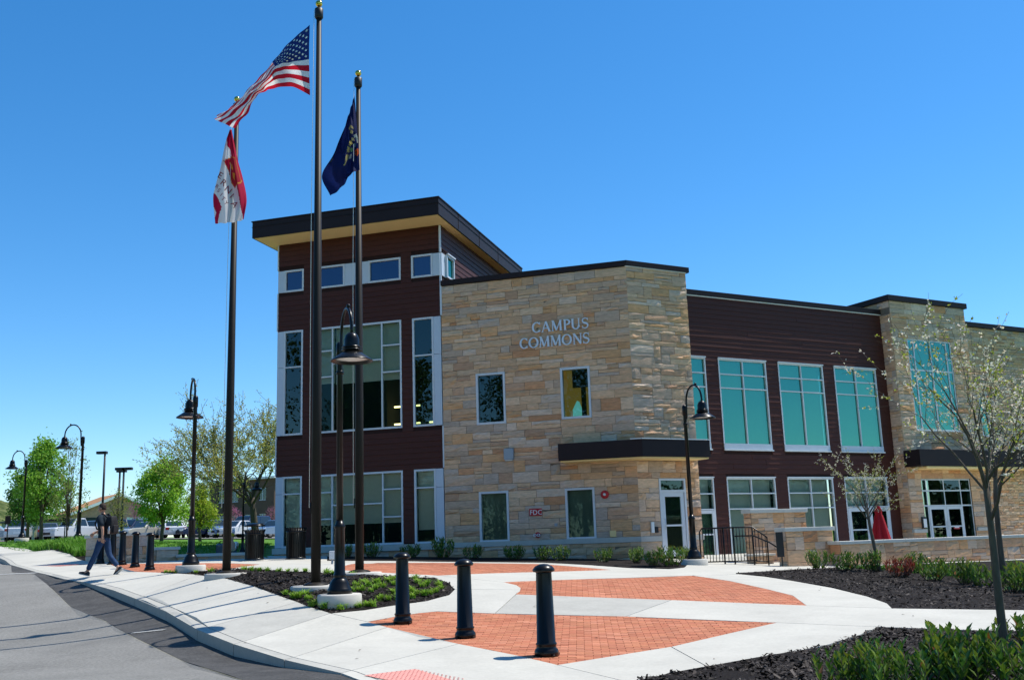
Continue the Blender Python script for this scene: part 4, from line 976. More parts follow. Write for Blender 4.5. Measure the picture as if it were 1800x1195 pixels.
# dark blue state flag
us = [0, .35, .7, 1]; vs_ = [0, .35, .7, 1]
PA = [[(623,168),(627,215),(630.5,262),(632.5,299)], [(618,185),(617,228),(618,272),(617,306)], [(611,208),(602,245),(600,288),(602,328)], [(604,233),(585,272),(566,310),(581,345)]]
PA_D = [[0, 0, 0, 0], [.02, -.18, .1, -.1], [-.1, .15, -.2, .1], [.1, -.1, .12, -.12]]
nu, nv = 60, 70
q2, g3 = bez_grid(us, vs_, PA, PA_D, 20.7, nu, nv)
fx = np.array([[.035*math.sin(i*.42+j*.07)*(i/nu)**.4 for j in range(nv+1)] for i in range(nu+1)]); g3[:, :, 1] += fx
def pin(p, P): return bool(inpoly([p[0]], [p[1]], P)[0])
ARMS = [([(613,224),(617,219),(621,222),(621,226),(617,224),(615,229)], (.42,.34,.14)), ([(617,227),(621,229),(620,235),(616,233)], (.42,.34,.14)), ([(621,236),(627,235),(628,239),(623,241)], (.6,.6,.55)), ([(625,238),(631,240),(631,250),(628,250)], (.55,.55,.5)),
        ([(618,242),(622,241),(623,246),(619,247)], (.5,.42,.2)), ([(614,247),(618,246),(621,252),(617,256),(613,254)], (.36,.3,.1)), ([(621,252),(625,250),(627,255),(623,258)], (.1,.22,.3)), ([(611,256),(615,257),(614,266),(610,268)], (.4,.33,.12)), ([(616,259),(621,260),(620,267),(616,266)], (.12,.25,.1)),
        ([(624,262),(631,260),(632,268),(628,274),(624,270)], (.55,.09,.03)), ([(609,272),(613,270),(612,280),(607,284)], (.4,.33,.12)), ([(615,270),(619,270),(617,277),(613,278)], (.3,.32,.3)), ([(607,284),(611,283),(607,289),(604,289)], (.4,.33,.12)), ([(576,277),(580,274),(583,275),(581,277),(577,280)], (.08,.085,.1)), ([(584,277),(587,278),(583,284),(580,284)], (.08,.085,.1))]
fa_ = flag_obj('state_flag', 'dark blue flag with a coat of arms hanging from the right pole', g3, lambda i, j: next((c for P, c in ARMS if pin(q2[i, j], P)), (.007, .014, .085)), nu, nv)
# university flag
us = [0, .33, .66, 1]; vs_ = [0, .12, .3, .55, .8, 1]
UF = [[(407,228),(413,258),(418,283),(427,315),(434,352),(429,386)], [(405.5,228),(408,250),(412,285),(417,318),(421,358),(413,390)], [(404.5,229),(402,250),(399,285),(398,320),(397,358),(396,392)], [(404,230),(397,252),(388,295),(378,328),(374,350),(378,393)]]
UF_D = [[0, 0, .05, .1, .05, 0], [-.02, -.12, -.2, -.22, -.15, -.1], [.05, .1, .15, .1, .15, .1], [.1, .05, -.05, -.15, -.1, -.15]]
nu, nv = 64, 96
q2, g3 = bez_grid(us, vs_, UF, UF_D, 21.9, nu, nv)
fx = np.array([[.03*math.sin(i*.36+j*.05) for j in range(nv+1)] for i in range(nu+1)]); g3[:, :, 1] += fx
RD2 = [[(400,225),(410,225),(416,262),(428,302),(438,352),(436,378),(428,387),(422,352),(416,320),(410,285),(405,262),(399,255)], [(373,336),(380,342),(386,352),(390,364),(388,372),(382,394),(374,394),(380,372),(372,355)]]
SH = [(393,281),(407,275),(414,275),(424,317),(413,330),(407,322),(402,300)]; SHI = [(394.3,282),(407,277),(413,278),(422.5,316.5),(413,328.5),(408,320),(403,300)]
GD = [[(405,288),(409,290),(411,300),(406,295)], [(409,303),(414,305),(413,316),(410,312)], [(403,284),(405,283),(407,290),(404,289)], [(418,321),(426,317),(426,319),(418,323)]]
def uf_col(i, j):
    p = q2[i, j]
    for P in GD:
        if pin(p, P): return (.65, .33, .03)
    if pin(p, SHI): return (.4, .008, .03)
    if pin(p, SH): return (.55, .16, .03)
    for P in RD2:
        if pin(p, P): return (.5, .008, .05)
    return (.78, .77, .78)
fu = flag_obj('university_flag', 'white and crimson flag with lettering hanging from the left pole', g3, uf_col, nu, nv)
def flag_text(s, size, x0, y0, ang, name, parent, Yb):
    cu = bpy.data.curves.new(name, 'FONT'); cu.body = s; cu.size = size; cu.resolution_u = 2; cu.space_character = 1.18
    tmp = bpy.data.objects.new('tmp', cu); COL.objects.link(tmp)
    me = bpy.data.meshes.new_from_object(tmp.evaluated_get(bpy.context.evaluated_depsgraph_get())); bpy.data.objects.remove(tmp)
    flat = q2.reshape(-1, 3); ca, sa = math.cos(ang), math.sin(ang)
    for v in me.vertices:
        px, py = x0+v.co.x*ca+v.co.y*sa, y0+v.co.x*sa-v.co.y*ca
        k = int(np.argmin((flat[:, 0]-px)**2+(flat[:, 1]-py)**2)); yy = g3.reshape(-1, 3)[k, 1]
        v.co = Vector(at(px, py, yy-.025))
    me.materials.clear(); me.materials.append(M['crimson']); return link(name, me, parent)
M['crimson'] = mat('crimson', (.28, .008, .04), .8, .1)
for ch, x, y, a in (('E', 381, 311, .55), ('R', 386, 323, .62), ('N', 393, 334, .7), ('I', 402, 347, .8), ('A', 405, 358, .95)): flag_text(ch, 16, x, y, a, 'letter', fu, 21.9)
for ch, x, y, a in (('R', 377, 329, .6), ('S', 381, 336, .65), ('I', 386, 344, .7), ('T', 388, 350, .75), ('Y', 393, 357, .85)): flag_text(ch, 10, x, y, a, 'letter', fu, 21.9)

# ---------------------------------------------------------------- walls of stone in the garden
class YF(Frame): pass
def stone_wall_thing(label, p0, p1, ztop, zbot, th, cap, ends=True, lim=150, **kw):
    """free standing wall from p0 to p1 (left to right as seen), with cap"""
    p0 = np.array([*p0, 0.]); p1 = np.array([*p1, 0.]); u = (p1-p0)/np.linalg.norm(p1-p0); n = np.array([u[1], -u[0], 0]); Lh = float(np.linalg.norm(p1-p0))
    t = thing('stone_garden_wall', label, 'wall', (float(p0[0]), float(p0[1]), zbot), group=None)
    fr = Frame(p0, u, n); c = fbox(MB(), fr, 0, Lh, -th, 0, zbot-.3, ztop-cap).build('core', M['mortar'], t)
    S = stones(fr, 0, Lh, zbot-.1, ztop-cap, **kw)
    if ends:
        S += stones(Frame(fr.p(0, -th, 0), n, -u), 0, th, zbot-.1, ztop-cap, wmin=.2, wmax=.5, warm=kw.get('warm', 0)); S += stones(Frame(fr.p(Lh, 0, 0), -n, u), 0, th, zbot-.1, ztop-cap, wmin=.2, wmax=.5, warm=kw.get('warm', 0))
    place_stones(S, t, lim)
    k = max(1, int(Lh/1.2)); m = MB()
    for i in range(k): fbox(MB(), fr, (-.07 if i == 0 else Lh*i/k+.003), (Lh+.07 if i == k-1 else Lh*(i+1)/k-.003), -th-.06, .075, ztop-cap+.001, ztop).build('capstone', M['capstone'], t, bevel=.012)
    return t
M['capstone'] = mat('capstone', (.6, .57, .5), .8, .2, noise=.08, nscale=4, bump=.3, bscale=30, bdist=.008)
gw = dict(hmin=.1, hmax=.26, wmin=.22, wmax=.75, warm=.5)
stone_wall_thing('taller stone pier wall with a pale cap behind the stair railing', (7.45, 33.0), (9.45, 33.95), 2.24, .5, .35, .12, **gw)
stone_wall_thing('stone pier with a pale cap where the low wall begins', (7.93, 30.75), (9.55, 31.55), 1.62, .5, .35, .12, **gw)
stone_wall_thing('long low stone wall with a pale cap behind the shrubs', (9.6, 31.0), (18.9, 35.7), 1.17, .15, .4, .1, lim=220, **gw)
stone_wall_thing('short low stone step wall beside the handrail foot', (7.3, 32.1), (7.9, 32.4), .86, .5, .4, .07, **gw)
stone_wall_thing('high end of the curved seat wall behind the walking man', (-15.3, 36.6), (-12.6, 33.9), 2.16, 1.05, .5, .09, warm=-.3, hmin=.2, hmax=.32, wmin=.4, wmax=.8)
stone_wall_thing('low tan seat wall behind the far bollards', (-12.5, 34.6), (-11.6, 35.2), 1.68, 1.1, .4, .1, **gw)
stone_wall_thing('lowest stretch of seat wall at the edge of the lawn', (-11.5, 35.0), (-9.2, 35.0), 1.42, 1.1, .4, .1, **gw)

# ---------------------------------------------------------------- stair railing
t = thing('stair_railing', 'black metal railing that slopes down in front of the stone piers', 'railing', (5.5, 31.5, .6))
P = [(5.53, 31.6), (6.5, 31.6), (7.12, 31.5)]; zt, zb = 1.68, .68
def gz(p): return g1(*p)
m = MB(); m.tube([(5.53, 31.6, gz(P[0])), (5.53, 31.6, zt-.1), (5.6, 31.6, zt), (7.12, 31.5, zt), (7.5, 31.3, 1.36), (7.5, 31.3, gz((7.5, 31.3)))], .024, 8)
m.tube([(5.53, 31.6, zb), (7.12, 31.5, zb), (7.5, 31.3, zb-.05)], .02, 6); m.build('rail', M['black'], t)
MB().tube([(6.55, 31.4, 1.42), (7.1, 31.35, 1.42), (7.5, 31.0, 1.2), (7.7, 30.62, 1.0)], .022, 8).build('handrail', M['black'], t)
for x, y in ((6.25, 31.6), (6.55, 31.57), (7.12, 31.5)):
    MB().tube([(x, y, g1(x, y)-.05), (x, y, zt)], .026, 8).build('post', M['black'], t)
for i in range(17):
    x = 5.62+i*.094
    if min(abs(x-q) for q in (6.25, 6.55, 7.12)) < .03: continue
    MB().tube([(x, 31.6, zb), (x, 31.6, zt)], .012, 5).build('baluster', M['black'], t)
for i in range(4): 
    f = (i+.7)/4.2; MB().tube([(7.12+.38*f, 31.5-.2*f, zb), (7.12+.38*f, 31.5-.2*f, zt-.32*f)], .012, 5).build('baluster', M['black'], t)
t = thing('sign_post', 'flat black panel on a thin post at the foot of the railing', 'sign', (7.72, 30.55, .55))
MB().tube([(7.72, 30.55, .5), (7.72, 30.55, .85)], .02, 6).build('post', M['black_matte'], t); MB().box((7.69, 30.55, 1.14), (.21, .06, .72)).build('panel', M['black_matte'], t, bevel=.01)

# ---------------------------------------------------------------- litter bins
def make_bin(label, dome):
    t = thing('litter_bin', label, 'litter bin', group='slatted litter bins')
    local('liner', MB().lathe([(.29, .06), (.29, .98)], 24), M['black_matte'], t)
    for k in range(26):
        a = 2*math.pi*k/26; c, s = math.cos(a), math.sin(a); w_ = .028; q = []
        for r, z in ((.30, .03), (.31, .5), (.315, .9), (.36, 1.02)):
            for sg, dr in ((-1, 0), (1, 0), (1, .014), (-1, .014)): q.append(((r+dr)*c-sg*w_*s, (r+dr)*s+sg*w_*c, z))
        fs = [(3, 2, 1, 0), (12, 13, 14, 15)]
        for i in range(3): fs += [(4*i+j, 4*i+(j+1) % 4, 4*i+4+(j+1) % 4, 4*i+4+j) for j in range(4)]
        local('slat', MB().add(q, fs), M['black'], t)
    for z in (0, .85): local('ring', MB().lathe([(.3, z), (.335, z), (.335, z+.05), (.3, z+.05)], 28), M['black'], t)
    if dome:
        local('lid', MB().lathe([(.3, 1.13), (.36, 1.13), (.365, 1.155), (.28, 1.21), (.14, 1.245), (0, 1.255)], 28), M['black'], t)
        m = MB()
        for k in range(4): a = k*1.57+.6; m.tube([(.27*math.cos(a), .27*math.sin(a), .9), (.27*math.cos(a), .27*math.sin(a), 1.14)], .012, 6)
        local('lid_support', m, M['black'], t)
    return t
b1 = make_bin('slatted black litter bin with a domed lid left of the building corner', True); b1.location = pl(447, 982.5, 33); b1.scale = (.92,)*3
b2 = make_bin('open slatted black litter bin in front of the tower window', False); b2.location = pl(520, 982, 33.8); b2.scale = (.98,)*3

# ---------------------------------------------------------------- closed patio umbrella
t = thing('patio_umbrella', 'closed dark red patio umbrella behind the low wall', 'umbrella', (13.3, 37.0, .5))
ux, uy = 13.0, 37.2; m = MB(); n = 36; vs, fs = [], []
prof = [(.06, 2.32), (.13, 2.15), (.10, 2.03), (.12, 1.98), (.2, 1.6), (.3, 1.1), (.36, .9)]
for r, z in prof:
    for k in range(n): a = 2*math.pi*k/n; rr = r*(1+.28*math.cos(a*6)*(1 if z < 2 else .4)+.06*math.sin(a*13)); vs.append((ux+rr*math.cos(a), uy+rr*math.sin(a), z+.05*math.cos(a*3)*(z < 1)))
for i in range(len(prof)-1):
    for k in range(n): fs.append((i*n+k, (i+1)*n+k, (i+1)*n+(k+1) % n, i*n+(k+1) % n))
m.add(vs, fs, smooth=True); m.build('canopy', M['umbrella'], t)
MB().tube([(ux, uy, .4), (ux, uy, 2.42)], .025, 8).build('pole', M['bark_dark'], t); MB().lathe([(.11, 2.0), (.125, 2.03), (.11, 2.06)], 16, (ux, uy, 0)).build('tie', M['umbrella'], t)

ux, uy, uz = gxy(584, 993, 24.0); t = thing('utility_box', 'small pale grey box on a stub behind the near lamp post', 'utility box', (ux, uy, uz))
local('box', MB().box((0, 0, .2), (.13, .1, .19)), M['alu'], t, bevel=.015); local('stub', MB().tube([(0, 0, -.05), (0, 0, .11)], .025, 8), M['grey_box'], t)

# ---------------------------------------------------------------- plants
R = random.Random(11)
def rv(r): return (r.gauss(0, 1), r.gauss(0, 1), r.gauss(0, 1))
def leafquad(mb, p, d, up, L, w, col, fold=.25):
    """pointed leaf of two halves folded along the midrib"""
    d = d.normalized(); s = d.cross(up); s = s.normalized() if s.length > 1e-4 else d.orthogonal().normalized(); n = s.cross(d)
    a, m_, t = p, p+d*L*.5, p+d*L
    l, r_ = m_+s*w*.5+n*w*fold, m_-s*w*.5+n*w*fold
    k = len(mb.v); mb.v += [tuple(a), tuple(l), tuple(t), tuple(r_), tuple(m_)]
    mb.f += [(k, k+4, k+2, k+1), (k, k+3, k+2, k+4)]; mb.m += [0, 0]; mb.c += [col, col]; mb.sm += [False, False]
def jit(c, r, a=.25):
    k = r.uniform(1-a, 1+a); return (c[0]*k*r.uniform(.88, 1.12), c[1]*k, c[2]*k*r.uniform(.8, 1.2))
def grow(wood, twigs, p, d, L, rad, lev, maxlev, r, spread, up, kids_, seg=4, n=6, crook=.16, minr=.0015):
    P = [Vector(p)]; dd = Vector(d).normalized(); RR = [rad]; endr = rad*(.45 if lev else .62)
    for i in range(seg):
        dd = (dd+Vector(rv(r))*crook*(1 if lev else .35)+Vector((0, 0, up))).normalized(); P.append(P[-1]+dd*L/seg); RR.append(max(minr, rad+(endr-rad)*(i+1)/seg))
    wood.tube(P, RR, max(3, n-lev), cap=(lev == 0 or lev == maxlev))
    if lev >= maxlev-1: twigs.append((P, lev))
    if lev < maxlev:
        k = kids_[lev]
        for j in range(k):
            f = (1 if j < 2 else r.uniform(.35, .95)) if lev else (r.uniform(.78, 1) if j else 1)
            q = f*seg; i = min(int(q), seg-1); b = P[i].lerp(P[i+1], q-i); t = (P[min(i+1, seg)]-P[i]).normalized()
            side = t.orthogonal().normalized(); a = 2*math.pi*(j/k)+r.uniform(-.5, .5); side = Matrix.Rotation(a, 3, t) @ side
            nd = t*math.cos(spread[lev]*(1 if j else .4))+side*math.sin(spread[lev]*(1 if j else .4)*r.uniform(.7, 1.2))
            grow(wood, twigs, b, nd, L*r.uniform(.55, .85)*(spread[-1] if lev == 0 else 1), RR[i+1]*r.uniform(.44, .66), lev+1, maxlev, r, spread, up*.8, kids_, 4, n, crook, minr)
def blossom_tree(label, trunk, rad, seed, loc, rz=0, lean=(0, 0), sc=1, group=None, dens=9):
    r = random.Random(seed); wood, tw = MB(), []
    t = thing('blossom_tree', label, 'young tree', loc, rz, group, sc)
    grow(wood, tw, (0, 0, -.1), (lean[0], lean[1], 1), trunk, rad, 0, 3, r, [.62, .6, .55, .66], .07, [8, 5, 4], n=8, crook=.13)
    local('trunk', wood, M['bark'], t); lv = MB()
    for P, lev in tw:
        for _ in range(dens if lev == 3 else 4):
            i = r.randrange(1, len(P)); b = P[i-1].lerp(P[i], r.random()); c = (.7, .66, .5) if r.random() < .62 else (.34, .38, .05)
            for _ in range(r.choice((1, 2, 3))): leafquad(lv, b+Vector(rv(r))*.012, Vector(rv(r))+Vector((0, 0, .4)), Vector(rv(r)), r.uniform(.02, .045), r.uniform(.014, .028), jit(c, r, .18))
    local('blossom', lv, M['treeleaf'], t); return t
def leafy_tree(label, h, w, seed, loc, col, nleaf=3600, ls=.2, trunk=.12, name='leafy_tree', base=.28, sparse=1, cat='tree', shape=1.0, group=None):
    r = random.Random(seed); t = thing(name, label, cat, loc, r.uniform(0, 6), group); wood, tw = MB(), []
    grow(wood, tw, (0, 0, -.2), (0, 0, 1), h*.55, trunk, 0, 2, r, [.7, .6, .55, .55], .12, [9, 4], n=7)
    cs = []
    for _ in range(int(85*sparse)):
        z = r.random(); rad = w/2*(math.sin(math.pi*min(1, (z*.86+.12)))**.7)*(1-.25*z*shape)
        a = r.uniform(0, 6.283); q = math.sqrt(r.uniform(.1, 1)); cs.append((Vector((rad*q*math.cos(a), rad*q*math.sin(a), h*base+(h*(1-base))*z*r.uniform(.93, 1.03))), r.uniform(.5, 1.2)))
    for c, s_ in cs[:26]: wood.tube([(0, 0, h*base*r.uniform(.8, 1.5)), tuple(c*.55+Vector((0, 0, h*.2))), tuple(c)], [trunk*.35, trunk*.2, .012], 4)
    local('trunk', wood, M['bark'], t); lv = MB(); sg = w*.075
    for _ in range(nleaf):
        c, s_ = cs[r.randrange(len(cs))]; p = c+Vector(rv(r))*sg*s_
        leafquad(lv, p, Vector(rv(r))+Vector((0, 0, -.2)), Vector(rv(r)), ls*r.uniform(.6, 1.2), ls*r.uniform(.35, .7), jit(col, r, .3))
    local('crown', lv, M['treeleaf'], t); return t

def laurel_mesh(seed, red=False, n=290, h=.66, w=.36):
    r = random.Random(seed); lv, st = MB(), MB()
    for _ in range(26):
        a = r.uniform(0, 6.283); q = math.sqrt(r.random()); tip = Vector((w*q*math.cos(a), w*q*math.sin(a), h*r.uniform(.62, 1.0)*(1-.25*q))); b = Vector((tip.x*.25, tip.y*.25, -.05)); mid = b.lerp(tip, .5)+Vector((tip.x*.25, tip.y*.25, 0))
        st.tube([b, mid, tip], [.009, .006, .003], 4)
        for k in range(n//26):
            f = .16+.84*(k/(n//26))**.8; p = b.lerp(mid, f*2) if f < .5 else mid.lerp(tip, f*2-1); aa = k*2.4+r.uniform(-.4, .4)
            d = Vector((math.cos(aa), math.sin(aa), .75+.9*f)); c = (.06, .14, .018) if r.random() < .58 else (.16, .26, .03)
            if k >= n//26-2 and r.random() < .4: c = (.22, .28, .035)
            if red: c = (.24, .045, .028) if r.random() < .75 else (.3, .13, .06)
            elif r.random() < .02: c = (.3, .12, .03)
            leafquad(lv, p, d, Vector((0, 0, 1)), r.uniform(.09, .15), r.uniform(.034, .054), jit(c, r, .3), .3)
    return lv, st
def shrub(label, seed, red=False, **kw):
    t = thing('laurel_shrub', label, 'shrub', group='laurel shrubs'); lv, st = laurel_mesh(seed, red, **kw)
    local('stems', st, M['bark'], t); local('foliage', lv, M['leaf'], t); return t
SH = [shrub('x', 1), shrub('x', 2, w=.38), shrub('x', 3, h=.55, w=.4)]
RSH = shrub('copper red shrub among the green laurels before the low wall', 4, True, h=.5); RSH['group'] = 'laurel shrubs'
used = set(); kk = 0
def put_shrub(px, py, Y, sc, lab):
    global kk
    i = kk % 3; kk += 1; loc = pl(px, py, Y); rz = R.uniform(0, 6.28); s = (sc*R.uniform(.95, 1.1), sc*R.uniform(.95, 1.1), sc)
    if i not in used: used.add(i); o = SH[i]; o.location = loc; o.rotation_euler[2] = rz; o.scale = s; o['label'] = lab
    else: dup(SH[i], loc, rz, s, lab)
for a in ((612,984,36.2,.75,'small dark shrub at the building foot right behind the near lamp post'),(655,984,35.9,.9,'dark shaded shrub under the right half of the big tower window'),(720,985,35.3,.95,'dark shaded shrub under the brown strip right of the big tower window'),
          (777,985,34.9,1.25,'tallest dark shrub at the joint of tower and stone wall'),(831,987,34.3,.85,'dark shrub just left of the left ground floor stone window'),(902,988,33.7,.95,'dark shrub under the right edge of the left ground floor stone window'),
          (955,989,33.2,.85,'dark shrub below the red fire sign, left of its twin'),(985,989,33.0,.85,'dark shrub below the right ground floor stone window'),(1060,992,31.6,.9,'shrub with a few sunlit leaves below the cream outlet box'),
          (1121,995,30.5,.8,'shrub at the convex corner of the stone block'),(1153,998,27.7,.75,'low sunlit shrub in front of the corner door, the left one'),(1183,997,27.8,1.1,'taller sunlit shrub hiding the foot of the corner door'),(1208,990,29.6,.85,'shrub tucked behind the footing of the corner lamp'),
          (1440,1000,28.6,.95,'first laurel at the left end of the right bed below the stone pier'),(1484,1005,27.3,1.0,'second laurel from the left in the right bed'),(1535,1003,27.0,.95,'laurel right beside the small blossom tree trunk'),
          (1606,1003,26.8,.9,'laurel behind the copper red shrub'),(1640,1020,24.4,1.05,'laurel to the right of the copper red shrub'),(1698,1022,22.9,1.0,'laurel left of the second tree trunk by the low wall'),(1728,1028,21.8,.9,'laurel just left of the big blossom tree trunk'),
          (1782,1040,20.0,1.05,'laurel at the right picture edge behind the big tree trunk'),(1812,1046,18.6,1.05,'laurel cut by the right picture edge in the rear bed'),(1768,1013,24.4,.8,'laurel behind the thin second tree trunk'),
          (1487,1200,9.25,.84,'leftmost laurel in the right foreground'),(1528,1200,9.1,.86,'bushy laurel second from the left in the right foreground'),(1570,1215,8.8,.84,'laurel at the bottom picture edge left of the foreground gap'),(1632,1200,9.2,.9,'laurel right of the foreground gap'),
          (1672,1195,9.35,.95,'tallest laurel in the middle of the right foreground'),(1702,1200,9.25,.9,'laurel left of the foreground tree foot'),(1822,1215,8.9,.85,'laurel in the lower right picture corner'),(1800,1150,10.9,.75,'laurel at the right picture edge beside the walkway')):
    put_shrub(*a)
RSH.location = pl(1583, 1013, 25.3); RSH.scale = (1.05,)*3

# day lily tufts
def lily_mesh(seed, n=54, h=.115):
    r = random.Random(seed); m = MB()
    for _ in range(n):
        a = r.uniform(0, 6.283); L = h*r.uniform(.8, 1.7); lean = r.uniform(.5, 1.5); w = r.uniform(.007, .011); c = jit((.2, .38, .025) if r.random() < .7 else (.34, .5, .07), r, .25)
        b = Vector((r.gauss(0, .03), r.gauss(0, .03), -.01)); o = Vector((math.cos(a), math.sin(a), 0)); s = Vector((-o.y, o.x, 0)); pts = []
        for k in range(4):
            f = k/3; pts.append(b+o*(lean*L*.55*f*f*1.4+.02*f)+Vector((0, 0, L*(f-.36*lean*f*f*f))))
        vs = []
        for k, p in enumerate(pts): ww = w*(1-.8*(k/3)**2); vs += [tuple(p-s*ww), tuple(p+s*ww)]
        m.add(vs, [(0, 1, 3, 2), (2, 3, 5, 4), (4, 5, 7, 6)], 0, c)
    return m
LG2 = 'day lily tufts in the flagpole bed'; LL = 'bright green day lily tuft on the dark mulch of the flagpole bed'
lm = [lily_mesh(k).mesh('day_lily', M['blade']) for k in range(4)]
lil = [(490,1004.5),(506,1004.5),(520,1005),(537,1005),(574,1008),(586,1009),(622,1010.5),(525,1049),(543,1053),(536,1046),(558,1061),(571,1068),(598,1070),(606,1068),(632,1067),(645,1064),(628,1030),(640,1024),(652,1040),(635,1037),(672,1031),(684,1022),(692,1027),(668,1053),(682,1054),(735,1024),(742,1031),(750,1028),(771,1029),(776,1035),(733,1043),(746,1045),(757,1044),(692,1042),(725,1050),(502,1044),(655,1065),(662,1024),(700,1052),(712,1030),(722,1040),(765,1040),(648,1030),(660,1035),(618,1040),(695,1018),(705,1022),(730,1018),(590,1062),(612,1062),(292,1006.5),(300,1006.5),(310,1007),(428,1002),(442,1002.5),(456,1003),(470,1003.5),(345,1007),(370,1005),(516,1050),(550,1064)]
for i, (px, py) in enumerate(lil):
    x, y = gp(px, py); o = link('day_lily', lm[i % 4]); o.location = (x, y, g1(x, y)); o.rotation_euler[2] = R.uniform(0, 6.28); o.scale = (R.uniform(.68, .98),)*3
    tag(o, LL, 'plant', LG2)
# stuff: ground cover, grass, mulch chips
def cover(name, lab, pts, n, h, cols, wid=.011, z0=0.0):
    m = MB(); r = random.Random(5); V, Fc, Cc = [], [], []
    for x, y in pts:
        zb = g1(x, y)+z0
        for _ in range(n):
            a = r.uniform(0, 6.283); L = h*r.uniform(.6, 1.4); le = r.uniform(.2, .8)*L; bx, by = x+r.gauss(0, .07), y+r.gauss(0, .07); ox, oy = math.cos(a), math.sin(a); k = len(V)
            V += [(bx+oy*wid, by-ox*wid, zb-.02), (bx-oy*wid, by+ox*wid, zb-.02), (bx+ox*le*.4-oy*wid*.8, by+oy*le*.4+ox*wid*.8, zb+L*.65), (bx+ox*le*.4+oy*wid*.8, by+oy*le*.4-ox*wid*.8, zb+L*.65), (bx+ox*le, by+oy*le, zb+L*.95)]
            Fc += [(k, k+1, k+2, k+3), (k+3, k+2, k+4)]; c = jit(r.choice(cols), r, .25); Cc += [c, c]
    m.v, m.f, m.c = V, Fc, Cc; m.m = [0]*len(Fc); m.sm = [False]*len(Fc)
    o = m.build(name, M['blade']); tag(o, lab, None, None, 'stuff'); return o
def inside_pts(P, n, seed, extra=()):
    g = np.random.default_rng(seed); A = np.array(P); lo, hi = A.min(0), A.max(0); out = []
    while len(out) < n:
        q = g.uniform(lo, hi, (n, 2)); k = inpoly(q[:, 0], q[:, 1], P)
        for e in extra: k &= ~inpoly(q[:, 0], q[:, 1], e)
        out += [tuple(v) for v in q[k]]
    return out[:n]
cover('ground_cover', 'lush green lily leaves along the far sidewalk edge', inside_pts([(-15.0, 37.2), (-16.2, 38.2), (-17.6, 40.3), (-19, 42), (-24.5, 51.8), (-23, 52), (-18.5, 44.5), (-15.6, 40.5), (-14.2, 38.3)], 420, 3), 22, .3, [(.1, .26, .02), (.14, .3, .03)], .018)
lawn_zone = [(-15, 37.5), (-8.6, 35.6), (-9.4, 38), (-14, 60), (-30, 62), (-27, 53.5), (-19, 43)]
cover('grass', 'mown grass blades on the rising lawn', inside_pts(lawn_zone, 3200, 4), 9, .07, [(.08, .2, .018), (.11, .26, .025)], .012, -.03)
cover('grass', 'tufts of grass between the shrubs and the low wall', inside_pts([(9.6, 29.6), (10.2, 29), (11.2, 26), (12, 24.3), (11.4, 24), (10.2, 26), (9.2, 29)], 240, 5), 14, .1, [(.06, .17, .015), (.09, .2, .02)], .012)
def chips(P, n, seed, lab, extra=()):
    g = np.random.default_rng(seed); q = np.array(inside_pts(P, n, seed, extra)); z = G(q[:, 0], q[:, 1])+.02*np.sin(q[:, 0]*5.1+1)*np.sin(q[:, 1]*4.3)+.012*np.sin(q[:, 0]*11+q[:, 1]*7)
    a = g.uniform(0, 6.283, n); L = g.uniform(.012, .045, n); w = g.uniform(.005, .015, n); t1 = g.normal(0, .35, n); t2 = g.normal(0, .4, n); c, s = np.cos(a), np.sin(a); vs = np.zeros((n, 4, 3))
    for k, (i, j) in enumerate(((-1, -1), (1, -1), (1, 1), (-1, 1))):
        vs[:, k, 0] = q[:, 0]+c*L*i-s*w*j; vs[:, k, 1] = q[:, 1]+s*L*i+c*w*j; vs[:, k, 2] = z+.008+L*i*t1+w*j*t2
    m = MB(); m.v = [tuple(v) for v in vs.reshape(-1, 3)]; m.f = [(4*i, 4*i+1, 4*i+2, 4*i+3) for i in range(n)]; m.m = [0]*n; m.sm = [False]*n
    b = g.choice(3, n, p=[.72, .2, .08]); base = np.array([(.022, .016, .013), (.05, .038, .03), (.11, .09, .075)])[b]*g.uniform(.7, 1.3, (n, 1)); m.c = [tuple(v) for v in base]
    o = m.build('mulch_chips', M['chip']); tag(o, lab, None, None, 'stuff')
chips(bed1, 6000, 1, 'shredded bark mulch around the flagpoles')
chips([p for p in bedR if p[0] < 14.5], 9000, 2, 'shredded bark mulch of the rear right bed')
chips([p for p in bedF if p[0] < 8 and p[1] > 8]+[(.9, 8.2), (6.5, 8.2)], 15000, 3, 'shredded bark mulch of the right foreground')

LV = MB(); rl = random.Random(17)
for x, y in inside_pts(plaza, 150, 6, (bed1, bedR, bedF, bed_found)):
    if y < 22: leafquad(LV, Vector((x, y, g1(x, y)+.008)), Vector((rl.gauss(0, 1), rl.gauss(0, 1), rl.uniform(0, .25))), Vector((0, 0, 1)), rl.uniform(.03, .07), rl.uniform(.015, .03), jit((.09, .06, .035), rl, .4))
o = LV.build('leaf_litter', M['chip']); tag(o, 'a few dry leaves and wood chips scattered on the paving', None, None, 'stuff')

# trees
BT = 'young blossom trees'
bt1 = blossom_tree('big young blossom tree in the right foreground with white buds', 1.85, .047, 21, pl(1772, 1172, 10.2), 2.2, (-.06, .02), 1.0, BT, 7)
bt2 = blossom_tree('thin blossom tree standing behind the foreground tree by the wall', 2.2, .06, 33, pl(1766, 1016, 23), .6, (-.03, 0), 1.2, BT, 6)
bt3 = blossom_tree('small blossom tree in front of the closed red umbrella', 1.7, .055, 8, pl(1547, 1003, 27), 1.2, (0, 0), 1.0, BT, 9)

